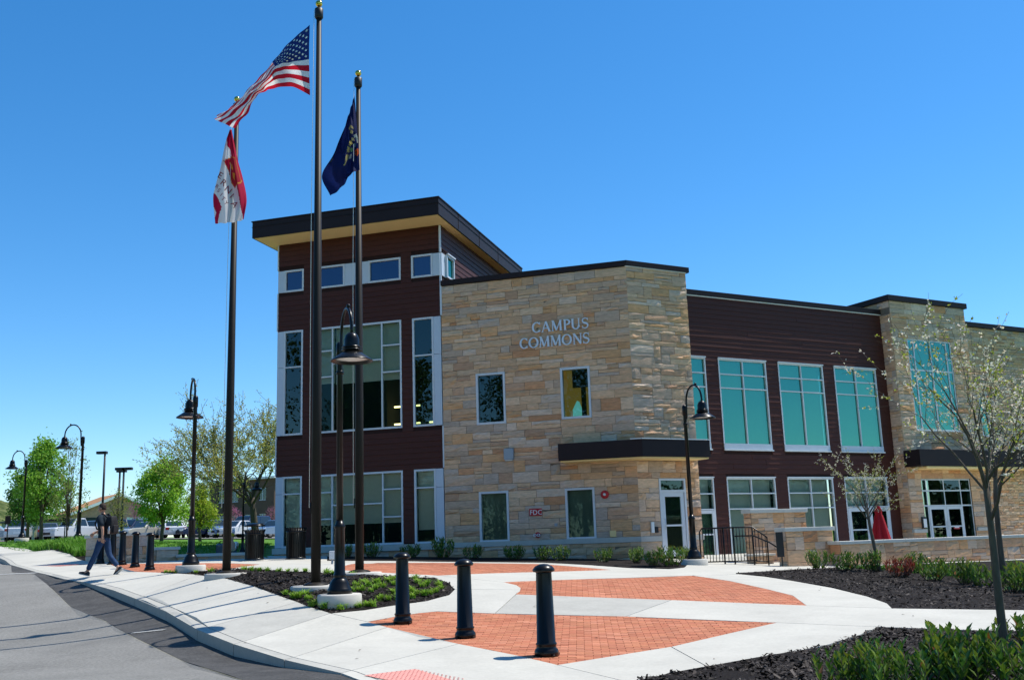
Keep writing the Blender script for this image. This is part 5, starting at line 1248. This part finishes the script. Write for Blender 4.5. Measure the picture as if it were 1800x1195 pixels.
r_ = random.Random(5)
t = thing('spreading_tree', 'wide bare branched tree with yellow buds left of the tower', 'tree', pl(452, 965, 55)); wood, tw = MB(), []
grow(wood, tw, (0, 0, -.3), (.02, 0, 1), 2.9, .24, 0, 4, r_, [.78, .6, .58, .55, 1.22], .06, [9, 5, 5, 5], n=8, crook=.15, minr=.009)
local('trunk', wood, M['bark_dark'], t); lv = MB()
for P, lev in tw:
    for _ in range(15 if lev == 4 else 4):
        i = r_.randrange(1, len(P)); b = P[i-1].lerp(P[i], r_.random())+Vector(rv(r_))*.07
        leafquad(lv, b, Vector(rv(r_)), Vector(rv(r_)), r_.uniform(.07, .14), r_.uniform(.05, .08), jit((.5, .47, .13) if r_.random() < .7 else (.32, .38, .08), r_, .25))
local('crown', lv, M['treeleaf'], t)
G1c, G2c = (.3, .5, .05), (.24, .44, .05)
leafy_tree('bright green tree behind the leftmost lamp', 5.6, 3.5, 3, pl(72, 945, 60), G2c, 8500, .19)
leafy_tree('darker green tree at the left picture edge beside the bright one', 4.6, 2.6, 14, pl(48, 945, 66), (.1, .22, .035), 5500, .18)
leafy_tree('round bright green tree left of the second lamp above the cars', 4.9, 3.4, 4, pl(284, 948, 62), G1c, 10500, .18)
leafy_tree('yellow green tree right of the second lamp above the cars', 3.6, 2.6, 6, pl(352, 945, 68), (.34, .43, .035), 4500, .16)
leafy_tree('slim sparse tree with thin leaves beside the walking man', 5.0, 1.9, 7, pl(118, 960, 46), (.26, .32, .07), 1500, .1, .045, base=.2)
leafy_tree('sparse yellow green tree in front of the gabled house', 3.3, 2.0, 8, pl(206, 945, 68), (.26, .27, .06), 1000, .12, .05, base=.2)
leafy_tree('pink redbud in front of the brick gable', 4.0, 2.4, 9, pl(236, 938, 112), (.42, .14, .24), 1500, .1, .05, 'redbud_tree', .2)
leafy_tree('pink redbud low behind the cars right of the round tree', 2.6, 2.6, 10, pl(324, 938, 112), (.38, .12, .2), 1300, .1, .05, 'redbud_tree', .2)
leafy_tree('pink redbud left of the domed litter bin', 2.9, 2.4, 12, pl(411, 940, 104), (.45, .16, .26), 1300, .1, .05, 'redbud_tree', .2)
leafy_tree('pink redbud between the domed bin and the tower', 2.9, 2.2, 13, pl(480, 942, 100), (.36, .14, .2), 1200, .1, .05, 'redbud_tree', .2)

# wooded hill far left
mb = MB(); hr = np.random.default_rng(3); nx_, ny_ = 60, 14
def hz(i, j):
    x = -420+i*6.0; y = 330+j*14; base = 27*math.exp(-((x+262)/52)**2)*min(1, (j+.3)/6); return (x, y, g1(x, y)-2+base+hr.uniform(-1.1, 1.1)*(base > 2))
GR = [[hz(i, j) for j in range(ny_)] for i in range(nx_)]
for i in range(nx_-1):
    for j in range(ny_-1): mb.quad(GR[i][j], GR[i+1][j], GR[i+1][j+1], GR[i][j+1], smooth=False)
M['wood_far'] = mat('wood_far', (.05, .085, .02), .95, .1, col2=(.17, .18, .07), nscale=.12, noise=.3, bump=1, bscale=.6, bdist=1.5)
struct('hill', mb, M['wood_far'], label='wooded hill rising at the far left')
# trees across the street behind the viewer and beyond the right edge; placed out of view for the glass to mirror
def mirror_trees(spots, lab, seed):
    mb = MB(); rr = random.Random(seed)
    for cx_, cy_, h_, w_ in spots:
        zb = g1(cx_, cy_); mb.tube([(cx_, cy_, zb-.5), (cx_, cy_, zb+h_*.5)], [.3, .15], 6, col=(.05, .04, .03))
        cs = [Vector((cx_+rr.gauss(0, w_*.26), cy_+rr.gauss(0, w_*.26), zb+h_*(.05+.95*rr.random()**.8))) for _ in range(46)]
        for _ in range(3800):
            c = rr.choice(cs)+Vector(rv(rr))*w_*.08; leafquad(mb, c, Vector(rv(rr)), Vector(rv(rr)), .42, .32, jit((.055, .11, .025), rr, .4))
    o = mb.build('offscreen_treeline', M['treeleaf']); tag(o, lab, None, None, 'stuff')
q_ = random.Random(4)
mirror_trees([(-34-i*6.2+q_.uniform(-2, 2), 4-i*6.5+q_.uniform(-4, 4), q_.uniform(17, 23), q_.uniform(8, 11)) for i in range(9)]+[(-20-i*5, -22-i*3+q_.uniform(-3, 3), q_.uniform(23, 28), 11) for i in range(8)]+[(-58+i*4, 14-i*2, q_.uniform(10, 15), 8) for i in range(4)], 'trees across the street mirrored in the tower glass', 9)  # heights raised to darken the mirrored tower and stone block windows
mirror_trees([(58+q_.uniform(-4, 14), 42-i*6.0, q_.uniform(4.6, 6), q_.uniform(7, 9)) for i in range(10)], 'unseen trees added beyond the right edge to darken the ground floor glass', 10)  # unseen row added so the mirrored ground floor glass turns dark

# ---------------------------------------------------------------- houses beyond the car park
def gable_house():
    Y = 128; a = at(128, 926, Y); z0 = g1(a[0], a[1]); t = thing('brick_house', 'low brick house with a brown gabled roof beyond the car park', 'house', (float(a[0]), float(a[1]), z0))
    W_, D_, He = 11.0, 8.0, 4.6; rot = math.radians(38); o = np.array([a[0], a[1], 0]); u = np.array([math.cos(rot), math.sin(rot), 0]); n = np.array([u[1], -u[0], 0]); fr = Frame(o, u, n); zr = 9.15; ze = 1.42+(980-903)/F*Y
    br = mat('house_brick', (.6, .3, .2), .9, .2, noise=.2, nscale=3)
    m = MB(); fbox(m, fr, 0, W_, -D_, 0, z0-1, ze); m.add([fr.p(0, 0, ze), fr.p(W_, 0, ze), fr.p(W_/2, 0, zr), fr.p(0, -D_, ze), fr.p(W_, -D_, ze), fr.p(W_/2, -D_, zr)], [(0, 1, 2), (5, 4, 3)]); m.build('wall', br, t)
    m = MB()
    for s in (0, 1):
        e = -.5 if s == 0 else W_+.5; k = (zr-ze)/(W_/2)*.5; q = [fr.p(e, .5, ze-k), fr.p(W_/2, .5, zr), fr.p(W_/2, -D_-.5, zr), fr.p(e, -D_-.5, ze-k)]
        m.hexa([*q, *[(x, y, z+.18) for x, y, z in q]])
    rf = m.build('roof', mat('house_roof', (.42, .22, .11), .9, .15, noise=.2, nscale=1.5), t)
    m = MB()
    for e in (-.5, W_+.5):
        k = (zr-ze)/(W_/2)*.5; p, q = fr.p(e, .52, ze-k), fr.p(W_/2, .52, zr); m.hexa([(p[0], p[1], p[2]-.22), (q[0], q[1], q[2]-.22), (q[0], q[1]+.05, q[2]-.22), (p[0], p[1]+.05, p[2]-.22), (p[0], p[1], p[2]+.16), (q[0], q[1], q[2]+.16), (q[0], q[1]+.05, q[2]+.16), (p[0], p[1]+.05, p[2]+.16)])
    m.build('barge_board', M['white'], rf)
    fbox(MB(), fr, 6.5, 9.3, .01, .06, z0, z0+2.6).build('garage_door', M['white'], t); fbox(MB(), fr, 1.2, 2.8, .01, .06, z0+1, z0+2.6).build('window', M['room'], t)
    m = MB(); fbox(m, fr, -6.5, -.02, -8, -1, z0-1, ze-1.0); m.build('side_wing', mat('house_grey', (.33, .3, .26), .9, .2), t)
    fbox(MB(), fr, -6.8, 0.05, -8.3, -.6, ze-.99, ze-.75).build('wing_roof', M['fascia'], t)
gable_house()
def flat_block():
    Y = 112; a = at(366, 935, Y); b = at(540, 935, Y-8); t = thing('brick_hall', 'dark brown flat roofed building behind the spreading tree', 'building', (float(a[0]), float(a[1]), 2.5))
    u = np.array([b[0]-a[0], b[1]-a[1], 0]); u /= np.linalg.norm(u); fr = Frame(np.array([a[0], a[1], 0]), u, np.array([u[1], -u[0], 0])); zt = 8.9
    wm_ = mat('hall_brick', (.13, .085, .06), .9, .2, noise=.15, nscale=2)
    ops = [(1.4+2.1*i, 2.5+2.1*i, zz_, zz_+1.3) for i in range(4) for zz_ in (4.0, 6.7)]
    m = MB(); wall_cells(m, fr, 0, 10, 1, zt, ops, -.3, 0); fbox(m, fr, 0, 10, -9, -8.7, 1, zt); m.build('wall', wm_, t)
    rf = fbox(MB(), fr, -.4, 10.4, -9, .4, zt+.01, zt+.22).build('roof', M['white'], t)
    fbox(MB(), fr, -3.2, -.02, -8, -.3, 1, 6.9).build('low_wing', wm_, t); fbox(MB(), fr, -3.5, -.03, -8, -.1, 6.91, 7.12).build('wing_roof', M['bronze'], t)
    for a_, b_, c_, d_ in ops:
        m = MB(); fbox(m, fr, a_, b_, -.12, -.05, c_, c_+.06); fbox(m, fr, a_, b_, -.12, -.05, d_-.06, d_); fbox(m, fr, (a_+b_)/2-.03, (a_+b_)/2+.03, -.12, -.05, c_+.06, d_-.06); wn_ = m.build('window', M['alu'], t)
        MB().quad(fr.p(a_, -.09, c_), fr.p(b_, -.09, c_), fr.p(b_, -.09, d_), fr.p(a_, -.09, d_)).build('pane', M['glass_dark'], wn_)
    fbox(MB(), fr, .2, 9.8, -1.3, -1.2, 1, zt).build('interior', M['room'], t)
flat_block()
# car park lights and sign posts
def lot_light(label, px, pb, ytop, Y, arms):
    x, y, z = pl(px, pb, Y); h = (pb-ytop)/F*Y; t = thing('parking_light', label, 'car park light', (x, y, z), group='car park lights')
    local('pole', MB().tube([(0, 0, -.2), (0, 0, h)], [.1, .075], 8), M['black_matte'], t)
    for s in arms: local('lamp_head', MB().box((s*.45, 0, h-.02), (.75, .35, .2)), M['black_matte'], t, bevel=.02)
lot_light('tall car park light with a square head above the walking man', 178, 940, 789, 75, (-.5,))
lot_light('car park light in the middle of three, head to the left', 206, 940, 822, 80, (.3,))
lot_light('car park light with a double square head near the gabled house', 213, 940, 818, 78, (-.6, .6))
for px, pb, yt, Y, lab in ((12, 950, 905, 56, 'thin sign post at the left picture edge'), (113, 946, 905, 58, 'thin sign post in front of the white pickup')):
    x, y, z = pl(px, pb, Y); h = (pb-yt)/F*Y; t = thing('parking_sign', lab, 'sign', (x, y, z)); local('post', MB().tube([(0, 0, -.1), (0, 0, h)], .03, 6), M['black_matte'], t); local('plate', MB().box((0, -.03, h-.25), (.3, .02, .45)), M['bronze'], t)

# ---------------------------------------------------------------- cars
M['car_glass'] = mat('car_glass', (.02, .03, .035), .06, .8); M['tyre'] = mat('tyre', (.015, .015, .015), .85, .2); M['rim'] = mat('rim', (.4, .4, .42), .35, .5, metal=.6)
M['head_light'] = mat('head_light', (.7, .72, .72), .1, .7); M['tail_light'] = mat('tail_light', (.4, .01, .01), .2, .6)
def car(kind, label, paint, px, pb, Y, rz, sc=1):
    t = thing('parked_car', label, 'pickup' if kind == 'pickup' else 'car', pl(px, pb, Y), math.radians(rz), 'cars in the far car park', sc)
    S = {'sedan': dict(L=4.6, W=1.78, belt=.93, roof=1.44, hood=.88, c0=-.75, c1=1.75, r0=-.05, r1=1.0, trunk=.98), 'suv': dict(L=4.6, W=1.85, belt=1.08, roof=1.72, hood=1.02, c0=-.85, c1=2.22, r0=-.2, r1=2.0, trunk=1.08),
         'pickup': dict(L=5.4, W=1.95, belt=1.12, roof=1.82, hood=1.1, c0=-.9, c1=.85, r0=-.3, r1=.6, trunk=1.1)}[kind]
    L2, w2 = S['L']/2, S['W']/2; bl = S['belt']
    out = [(-L2, .32), (-L2-.03, .55), (-L2+.05, S['hood']-.14), (-L2+.35, S['hood']-.04), (S['c0'], bl), (S['c1'], bl), (L2-.12, S['trunk']), (L2, S['trunk']-.1), (L2+.02, .5), (L2-.05, .3)]
    m = MB(); n = len(out); secs = [(-w2, .93), (-w2*.97, 1.0), (w2*.97, 1.0), (w2, .93)]; vs = []
    for y, k in secs:
        for x, z in out: vs.append((x*(.985 if abs(y) == w2 else 1), y, z if abs(y) < w2 else .3+(z-.3)*.96))
    fs = [tuple(range(n-1, -1, -1)), tuple(3*n+i for i in range(n))]
    for s in range(3):
        for i in range(n): fs.append((s*n+i, s*n+(i+1) % n, (s+1)*n+(i+1) % n, (s+1)*n+i))
    m.add(vs, fs, smooth=False); body = local('body', m, M[paint], t, bevel=.05)
    rw = w2*.76; wi = w2*.94
    c = [(S['c0'], -wi, bl-.02), (S['c1'], -wi, bl-.02), (S['c1'], wi, bl-.02), (S['c0'], wi, bl-.02), (S['r0'], -rw, S['roof']), (S['r1'], -rw, S['roof']), (S['r1'], rw, S['roof']), (S['r0'], rw, S['roof'])]
    local('cabin', MB().hexa(c), M[paint], t, bevel=.06)
    C = [Vector(p) for p in c]
    def pane(a, b, c_, d, f0, f1, g0, g1_, nm):
        ctr = (a+b+c_+d)/4; nn = (b-a).cross(d-a).normalized(); nn = nn if nn.dot(ctr-Vector((.4, 0, 1.2))) > 0 else -nn
        q = lambda f, g: a.lerp(b, f).lerp(d.lerp(c_, f), g)+nn*.012
        local(nm, MB().quad(q(f0, g0), q(f1, g0), q(f1, g1_), q(f0, g1_)), M['car_glass'], t)
    for k in ((0, 1, 5, 4), (3, 2, 6, 7)):
        pane(*[C[i] for i in k], .09, .47, .1, .88, 'side_window'); pane(*[C[i] for i in k], .51, .92, .1, .88, 'side_window')
    pane(C[0], C[3], C[7], C[4], .06, .94, .1, .92, 'windscreen'); pane(C[1], C[2], C[6], C[5], .08, .92, .15, .9, 'rear_window')
    for x in (-L2+.85, L2-.9):
        for s in (-1, 1):
            m = MB(); m.lathe([(.2, -.09), (.33, -.09), (.34, 0), (.33, .09), (.2, .09)], 18); m.v = [(x+v[0], s*(w2-.1)+v[2], .33+v[1]) for v in m.v]; wh = local('wheel', m, M['tyre'], t)
            m = MB(); m.lathe([(0, .05), (.2, .06), (.22, .095), (0, .1)], 14); m.v = [(x+v[0], s*(w2-.1+v[2]), .33+v[1]) for v in m.v]; local('rim', m, M['rim'], wh)
    for s in (-1, 1):
        local('headlight', MB().box((-L2+.06, s*(w2-.28), S['hood']-.2), (.16, .42, .15)), M['head_light'], t); local('tail_light', MB().box((L2-.03, s*(w2-.17), S['trunk']-.2), (.14, .28, .2)), M['tail_light'], t); local('mirror', MB().box((S['c0']+.35, s*(w2+.07), bl+.06), (.1, .18, .13)), M[paint], t, bevel=.03)
    local('grille', MB().box((-L2-.01, 0, .55), (.06, S['W']*.5, .2)), M['black_matte'], t); local('number_plate', MB().box((L2+.02, 0, .62), (.03, .5, .14)), M['white'], t)
    if kind == 'pickup': local('bed_opening', MB().box((1.75, 0, 1.105), (1.7, 1.6, .03)), M['black_matte'], t)
    return t
for nm, c in (('paint_white', (.6, .61, .62)), ('paint_silver', (.42, .44, .46)), ('paint_navy', (.012, .02, .05)), ('paint_grey', (.1, .11, .13)), ('paint_blue', (.12, .2, .32)), ('paint_dark', (.02, .022, .025)), ('paint_beige', (.45, .42, .34))): M[nm] = mat(nm, c, .25, .5, coat=.6)
car('sedan', 'silver car cut off by the left picture edge', 'paint_silver', -8, 946, 88, 200)
car('suv', 'white SUV with its tail towards us near the leftmost lamp', 'paint_white', 32, 947, 86, -68)
car('sedan', 'dark grey sedan with red tail lights right of the white SUV', 'paint_grey', 82, 947, 88, -62)
car('pickup', 'white pickup truck facing us behind the thin tree', 'paint_white', 128, 946, 88, 64)
car('suv', 'light blue van roof behind the walking man', 'paint_blue', 165, 944, 100, 70, 1.05)
car('suv', 'dark SUV right of the walking man', 'paint_dark', 206, 945, 90, 112)
car('suv', 'dark blue SUV at the pink redbud', 'paint_navy', 232, 945, 93, 60)
car('sedan', 'pale silver sedan facing us left of the round green tree', 'paint_beige', 254, 947, 88, 58)
car('sedan', 'white sedan with its tail towards us under the round green tree', 'paint_white', 299, 947, 88, -60)
car('sedan', 'navy sedan facing us behind the second lamp', 'paint_navy', 346, 947, 88, 60)
car('suv', 'light blue hatchback left of the leftmost flagpole', 'paint_blue', 386, 948, 88, 118, .9)
car('sedan', 'white car nose showing right of the leftmost flagpole', 'paint_white', 413, 949, 88, 62)
car('suv', 'dark van behind the domed litter bin', 'paint_navy', 432, 947, 92, 62, 1.1)
car('sedan', 'blue car between the domed bin and the tower', 'paint_blue', 482, 950, 84, 62)

# ---------------------------------------------------------------- people
def skin_mesh(chains, sub=2):
    """one continuous surface grown round connected joints: chains of (point, radius) sharing points"""
    vs, rs, es, ix = [], [], [], {}
    def key(p): return tuple(round(c, 4) for c in p)
    for ch in chains:
        prev = None
        for p, r in ch:
            k = key(p)
            if k not in ix: ix[k] = len(vs); vs.append(p); rs.append(r)
            if prev is not None and prev != ix[k]: es.append((prev, ix[k]))
            prev = ix[k]
    me = bpy.data.meshes.new('tmp'); me.from_pydata(vs, es, []); o = bpy.data.objects.new('tmp', me); COL.objects.link(o)
    sk = o.modifiers.new('s', 'SKIN'); sk.use_smooth_shade = True
    for i, d in enumerate(me.skin_vertices[0].data):
        rr = rs[i]; d.radius = rr if hasattr(rr, '__len__') else (rr, rr); d.use_root = (i == 0)
    ss = o.modifiers.new('d', 'SUBSURF'); ss.levels = sub; ss.render_levels = sub
    out = bpy.data.meshes.new_from_object(o.evaluated_get(bpy.context.evaluated_depsgraph_get())); bpy.data.objects.remove(o); bpy.data.meshes.remove(me)
    for p in out.polygons: p.use_smooth = True
    return out
def part(name, me, m, parent): me.materials.clear(); me.materials.append(m); return local(name, me, None, parent)
M['skin'] = mat('skin', (.5, .27, .18), .55, .35); M['hair'] = mat('hair', (.035, .02, .012), .7, .3, noise=.3, nscale=40); M['shirt'] = mat('shirt', (.012, .022, .032), .85, .2, noise=.2, nscale=12, bump=.3, bscale=18)
M['jeans'] = mat('jeans', (.022, .05, .115), .85, .2, noise=.25, nscale=14, bump=.4, bscale=22); M['shoe'] = mat('shoe', (.03, .03, .032), .6, .3); M['sole'] = mat('sole', (.4, .4, .38), .7, .2); M['pack'] = mat('pack', (.012, .012, .014), .7, .3, noise=.2, nscale=10, bump=.3, bscale=20)
px_, py_, pz_ = pl(180, 1009, 26.5)
man = thing('person', 'man in dark T-shirt and blue jeans striding left along the sidewalk', 'person', (px_, py_, pz_), math.radians(168))
# local: +x the way he walks, +y his left, z up
hipL, hipR = (0, .09, .93), (0, -.09, .93)
legL = [(hipL, .092), ((.16, .1, .52), .058), ((.37, .1, .1), .042)]; legR = [(hipR, .092), ((-.1, -.1, .50), .058), ((-.39, -.1, .17), .042)]
pel, wai, che, nek = (0, 0, .95), (.02, 0, 1.12), (.035, 0, 1.38), (.06, 0, 1.53)
armL = [((.02, .19, 1.43), .052), ((-.11, .25, 1.17), .04), ((-.12, .24, .93), .03)]; armR = [((.04, -.19, 1.43), .052), ((.19, -.25, 1.17), .04), ((.43, -.18, 1.06), .03)]
body = skin_mesh([[(pel, (.15, .11)), (wai, (.14, .1)), (che, (.16, .11)), (nek, .055), ((.075, 0, 1.60), .062)], [(pel, (.15, .11)), *legL, ((.5, .1, .05), .038)], [(pel, (.15, .11)), *legR, ((-.3, -.1, .06), .036)], [(che, (.16, .11)), *armL], [(che, (.16, .11)), *armR]])
bm = bmesh.new(); bm.from_mesh(body)
def head_verts(bm, c):
    r = bmesh.ops.create_uvsphere(bm, u_segments=20, v_segments=14, radius=.1)
    for v in r['verts']:
        x, y, z = v.co; v.co = Vector((c[0]+x*.98+(.018 if z < -.02 and x > 0 else 0), c[1]+y*.76*(1-.25*max(0, -z/.1)), c[2]+z*1.18))
        if x > .09 and abs(y) < .03: v.co.x += .022*max(0, 1-abs(z+.01)/.03)
    for s in (-1, 1):
        e = bmesh.ops.create_uvsphere(bm, u_segments=8, v_segments=6, radius=.028)
        for v in e['verts']: v.co = Vector((c[0]-.01+v.co.x, c[1]+s*.078+v.co.y*.35, c[2]-.005+v.co.z*1.2))
head_verts(bm, (.09, 0, 1.69))
def hand(bm, wrist, d, side):
    d = Vector(d).normalized(); s = Vector(side).normalized(); n = d.cross(s).normalized(); w = Vector(wrist)
    def hexa(a, b, wa, wb, ta, tb):
        vs = [bm.verts.new(p) for p in (a-s*wa-n*ta, a+s*wa-n*ta, a+s*wa+n*ta, a-s*wa+n*ta, b-s*wb-n*tb, b+s*wb-n*tb, b+s*wb+n*tb, b-s*wb+n*tb)]
        for f in ((3, 2, 1, 0), (4, 5, 6, 7), (0, 1, 5, 4), (1, 2, 6, 5), (2, 3, 7, 6), (3, 0, 4, 7)): bm.faces.new([vs[i] for i in f])
    hexa(w-d*.03, w+d*.085, .026, .04, .018, .014)
    for k, L in enumerate((.062, .075, .07, .055)):
        a = w+d*.08+s*(-.03+.02*k); b = a+(d*.8+n*.45).normalized()*L*.55; e = b+(d*.45+n*.85).normalized()*L*.5; hexa(a, b, .0085, .008, .009, .008); hexa(b, e, .008, .0065, .008, .006)
    a = w+d*.03-s*.03; b = a+(d*.7-s*.6+n*.3).normalized()*.045; hexa(a, b, .01, .009, .01, .009); hexa(b, b+(d+n*.4).normalized()*.035, .009, .007, .009, .007)
hand(bm, armL[2][0], (0.05, -.02, -1), (1, 0, 0)); hand(bm, armR[2][0], (.7, .1, -.55), (.4, 0, .6))
bm.to_mesh(body); bm.free()
for p in body.polygons: p.use_smooth = True
part('body', body, M['skin'], man)
fm_ = MB(); fm_.sphere((.178, .032, 1.705), .011, 8, 6); fm_.sphere((.178, -.032, 1.705), .011, 8, 6); local('eyes', fm_, M['hair'], man)
local('mouth', MB().box((.188, 0, 1.635), (.01, .045, .01)), M['crimson'], man)
def loft(secs, n=18):
    """cloth tube through elliptical sections (x, y, z, depth, width)"""
    m = MB(); vs, fs = [], []
    for k, (x, y, z, a, b) in enumerate(secs):
        for i in range(n):
            t = 2*math.pi*i/n; w_ = 1+.03*math.sin(3*t+k*1.3); vs.append((x+a*w_*math.cos(t), y+b*w_*math.sin(t), z))
    for k in range(len(secs)-1):
        for i in range(n): fs.append((k*n+i, k*n+(i+1) % n, (k+1)*n+(i+1) % n, (k+1)*n+i))
    fs.append(tuple((len(secs)-1)*n+i for i in range(n))); m.add(vs, fs, smooth=True); return m
tm = loft([(-.005, 0, .93, .135, .178), (0, 0, 1.0, .132, .172), (.015, 0, 1.12, .126, .168), (.03, 0, 1.26, .135, .186), (.035, 0, 1.38, .135, .2), (.042, 0, 1.46, .115, .185), (.05, 0, 1.505, .085, .12), (.06, 0, 1.535, .066, .072)])
tm.tube([(.03, .13, 1.45), (.015, .2, 1.42), (-.035, .228, 1.31), (-.08, .245, 1.215)], [.085, .086, .074, .07], 12)
tm.tube([(.04, -.13, 1.45), (.045, -.2, 1.42), (.1, -.23, 1.31), (.155, -.245, 1.23)], [.085, .086, .074, .07], 12)
local('t_shirt', tm, M['shirt'], man)
jeans = skin_mesh([[((0, 0, 1.0), (.16, .115)), (pel, (.165, .12)), (hipL, .112), ((.16, .1, .52), .07), ((.36, .1, .13), .066)], [(pel, (.165, .12)), (hipR, .112), ((-.1, -.1, .50), .07), ((-.37, -.1, .2), .066)]])
part('jeans', jeans, M['jeans'], man)
def shoe(a, d):
    a = Vector(a); d = Vector(d).normalized(); s = Vector((0, 1, 0)); n = s.cross(d)*-1; n = n if n.z > 0 else -n; sec = [(-.09, .035, .075), (-.03, .04, .085), (.06, .045, .065), (.15, .045, .045), (.2, .025, .03)]; m, q = MB(), MB(); vs, ws = [], []
    for x, w, h in sec:
        for sg, zz_ in ((-1, 0), (1, 0), (.7, h), (-.7, h)): vs.append(tuple(a+d*x+s*w*sg+n*(zz_-.055)))
        for sg, zz_ in ((-1.08, -.022), (1.08, -.022), (1.08, .0), (-1.08, .0)): ws.append(tuple(a+d*x+s*w*sg+n*(zz_-.055)))
    fs = [(3, 2, 1, 0), (16, 17, 18, 19)]+[(4*i+j, 4*i+(j+1) % 4, 4*i+4+(j+1) % 4, 4*i+4+j) for i in range(4) for j in range(4)]
    o = local('shoe', m.add(vs, fs, smooth=True), M['shoe'], man, bevel=.01); local('sole', q.add(ws, fs), M['sole'], o)
shoe((.39, .1, .085), (.95, 0, .22)); shoe((-.39, -.1, .15), (.8, 0, -.6))
bm = bmesh.new(); bmesh.ops.create_uvsphere(bm, u_segments=22, v_segments=14, radius=.107)
for v in list(bm.verts):
    x, y, z = v.co
    if (x > .045 and z < .045) or z < -.055: bm.verts.remove(v)
    else: v.co = Vector((.085+x*.98+rng.normal(0, .002), y*.79+rng.normal(0, .002), 1.698+z*1.2+rng.normal(0, .002)))
hm = bpy.data.meshes.new('hair'); bm.to_mesh(hm); bm.free(); part('hair', hm, M['hair'], man)
bp_ = thing('backpack', 'black backpack on the back of the walking man', 'backpack', (px_, py_, pz_), math.radians(168))
bm = bmesh.new(); bmesh.ops.create_cube(bm, size=1); bmesh.ops.subdivide_edges(bm, edges=bm.edges[:], cuts=3, use_grid_fill=True)
for v in bm.verts:
    x, y, z = v.co; k = 1-.35*(abs(z)*2)**3; v.co = Vector((-.2+x*.19*k, y*.3*(1-.2*(abs(z)*2)**4), 1.25+z*.46)); v.co.x += -.03*math.cos(y*3)*(x < 0)
pm = bpy.data.meshes.new('backpack'); bm.to_mesh(pm); bm.free()
for p in pm.polygons: p.use_smooth = True
pk = part('bag', pm, M['pack'], bp_); pk.modifiers.new('s', 'SUBSURF').levels = 1
local('pocket', MB().box((-.31, 0, 1.15), (.07, .22, .2)), M['pack'], bp_, bevel=.025)
for s in (-1, 1): local('strap', MB().tube([(-.15, s*.1, 1.43), (-.02, s*.12, 1.545), (.13, s*.12, 1.46), (.19, s*.13, 1.3), (.1, s*.18, 1.16), (-.13, s*.13, 1.1)], .02, 6), M['pack'], bp_)
local('bottle', MB().lathe([(.03, 0), (.032, .12), (.015, .16), (.015, .18)], 10, (-.24, .17, 1.03)), M['rim'], bp_)
# small seated person far back on the lawn edge
sx_, sy_, sz_ = pl(407, 983, 38.5)
sit = thing('person', 'small figure in a yellow cap and white shirt sitting at the lawn edge', 'person', (sx_, sy_, sz_), math.radians(120))
sb = skin_mesh([[((0, 0, .14), (.15, .12)), ((0, 0, .35), (.15, .11)), ((.03, 0, .54), .05), ((.05, 0, .64), .09), ((.055, 0, .72), .085)], [((0, 0, .14), (.15, .12)), ((.3, .12, .3), .07), ((.42, .12, .06), .045), ((.52, .12, .03), .035)], [((0, 0, .14), (.15, .12)), ((.32, -.1, .32), .07), ((.44, -.1, .06), .045), ((.54, -.1, .03), .035)],
                [((0, 0, .35), (.15, .11)), ((.02, .2, .46), .05), ((.08, .24, .26), .04), ((.26, .18, .3), .032), ((.33, .16, .31), .03)], [((0, 0, .35), (.15, .11)), ((.02, -.2, .46), .05), ((.08, -.24, .26), .04), ((.26, -.18, .3), .032), ((.33, -.16, .31), .03)]])
part('body', sb, M['skin'], sit)
part('shirt', skin_mesh([[((0, 0, .12), (.165, .135)), ((0, 0, .35), (.17, .13)), ((.02, 0, .5), .075)], [((0, 0, .35), (.17, .13)), ((.02, .2, .46), .065), ((.06, .23, .33), .055)], [((0, 0, .35), (.17, .13)), ((.02, -.2, .46), .065), ((.06, -.23, .33), .055)]]), M['white'], sit)
part('jeans', skin_mesh([[((0, 0, .13), (.17, .14)), ((.3, .12, .3), .085), ((.41, .12, .1), .065)], [((0, 0, .13), (.17, .14)), ((.32, -.1, .32), .085), ((.43, -.1, .1), .065)]]), M['paint_blue'], sit)
local('cap', MB().lathe([(.1, .7), (.1, .75), (.06, .81), (0, .825)], 14, (.045, 0, 0)).box((.15, 0, .715), (.13, .13, .015)), mat('cap_yellow', (.6, .42, .03), .7, .2), sit)
bx, by, bz = pl(389, 984, 38.3); t = thing('bag', 'grey bag standing on the ground beside the seated figure', 'bag', (bx, by, bz)); local('body', MB().box((0, 0, .22), (.38, .25, .44)), M['paint_grey'], t, bevel=.06); local('handle', MB().tube([(-.1, 0, .43), (-.06, 0, .53), (.06, 0, .53), (.1, 0, .43)], .015, 6), M['pack'], t)
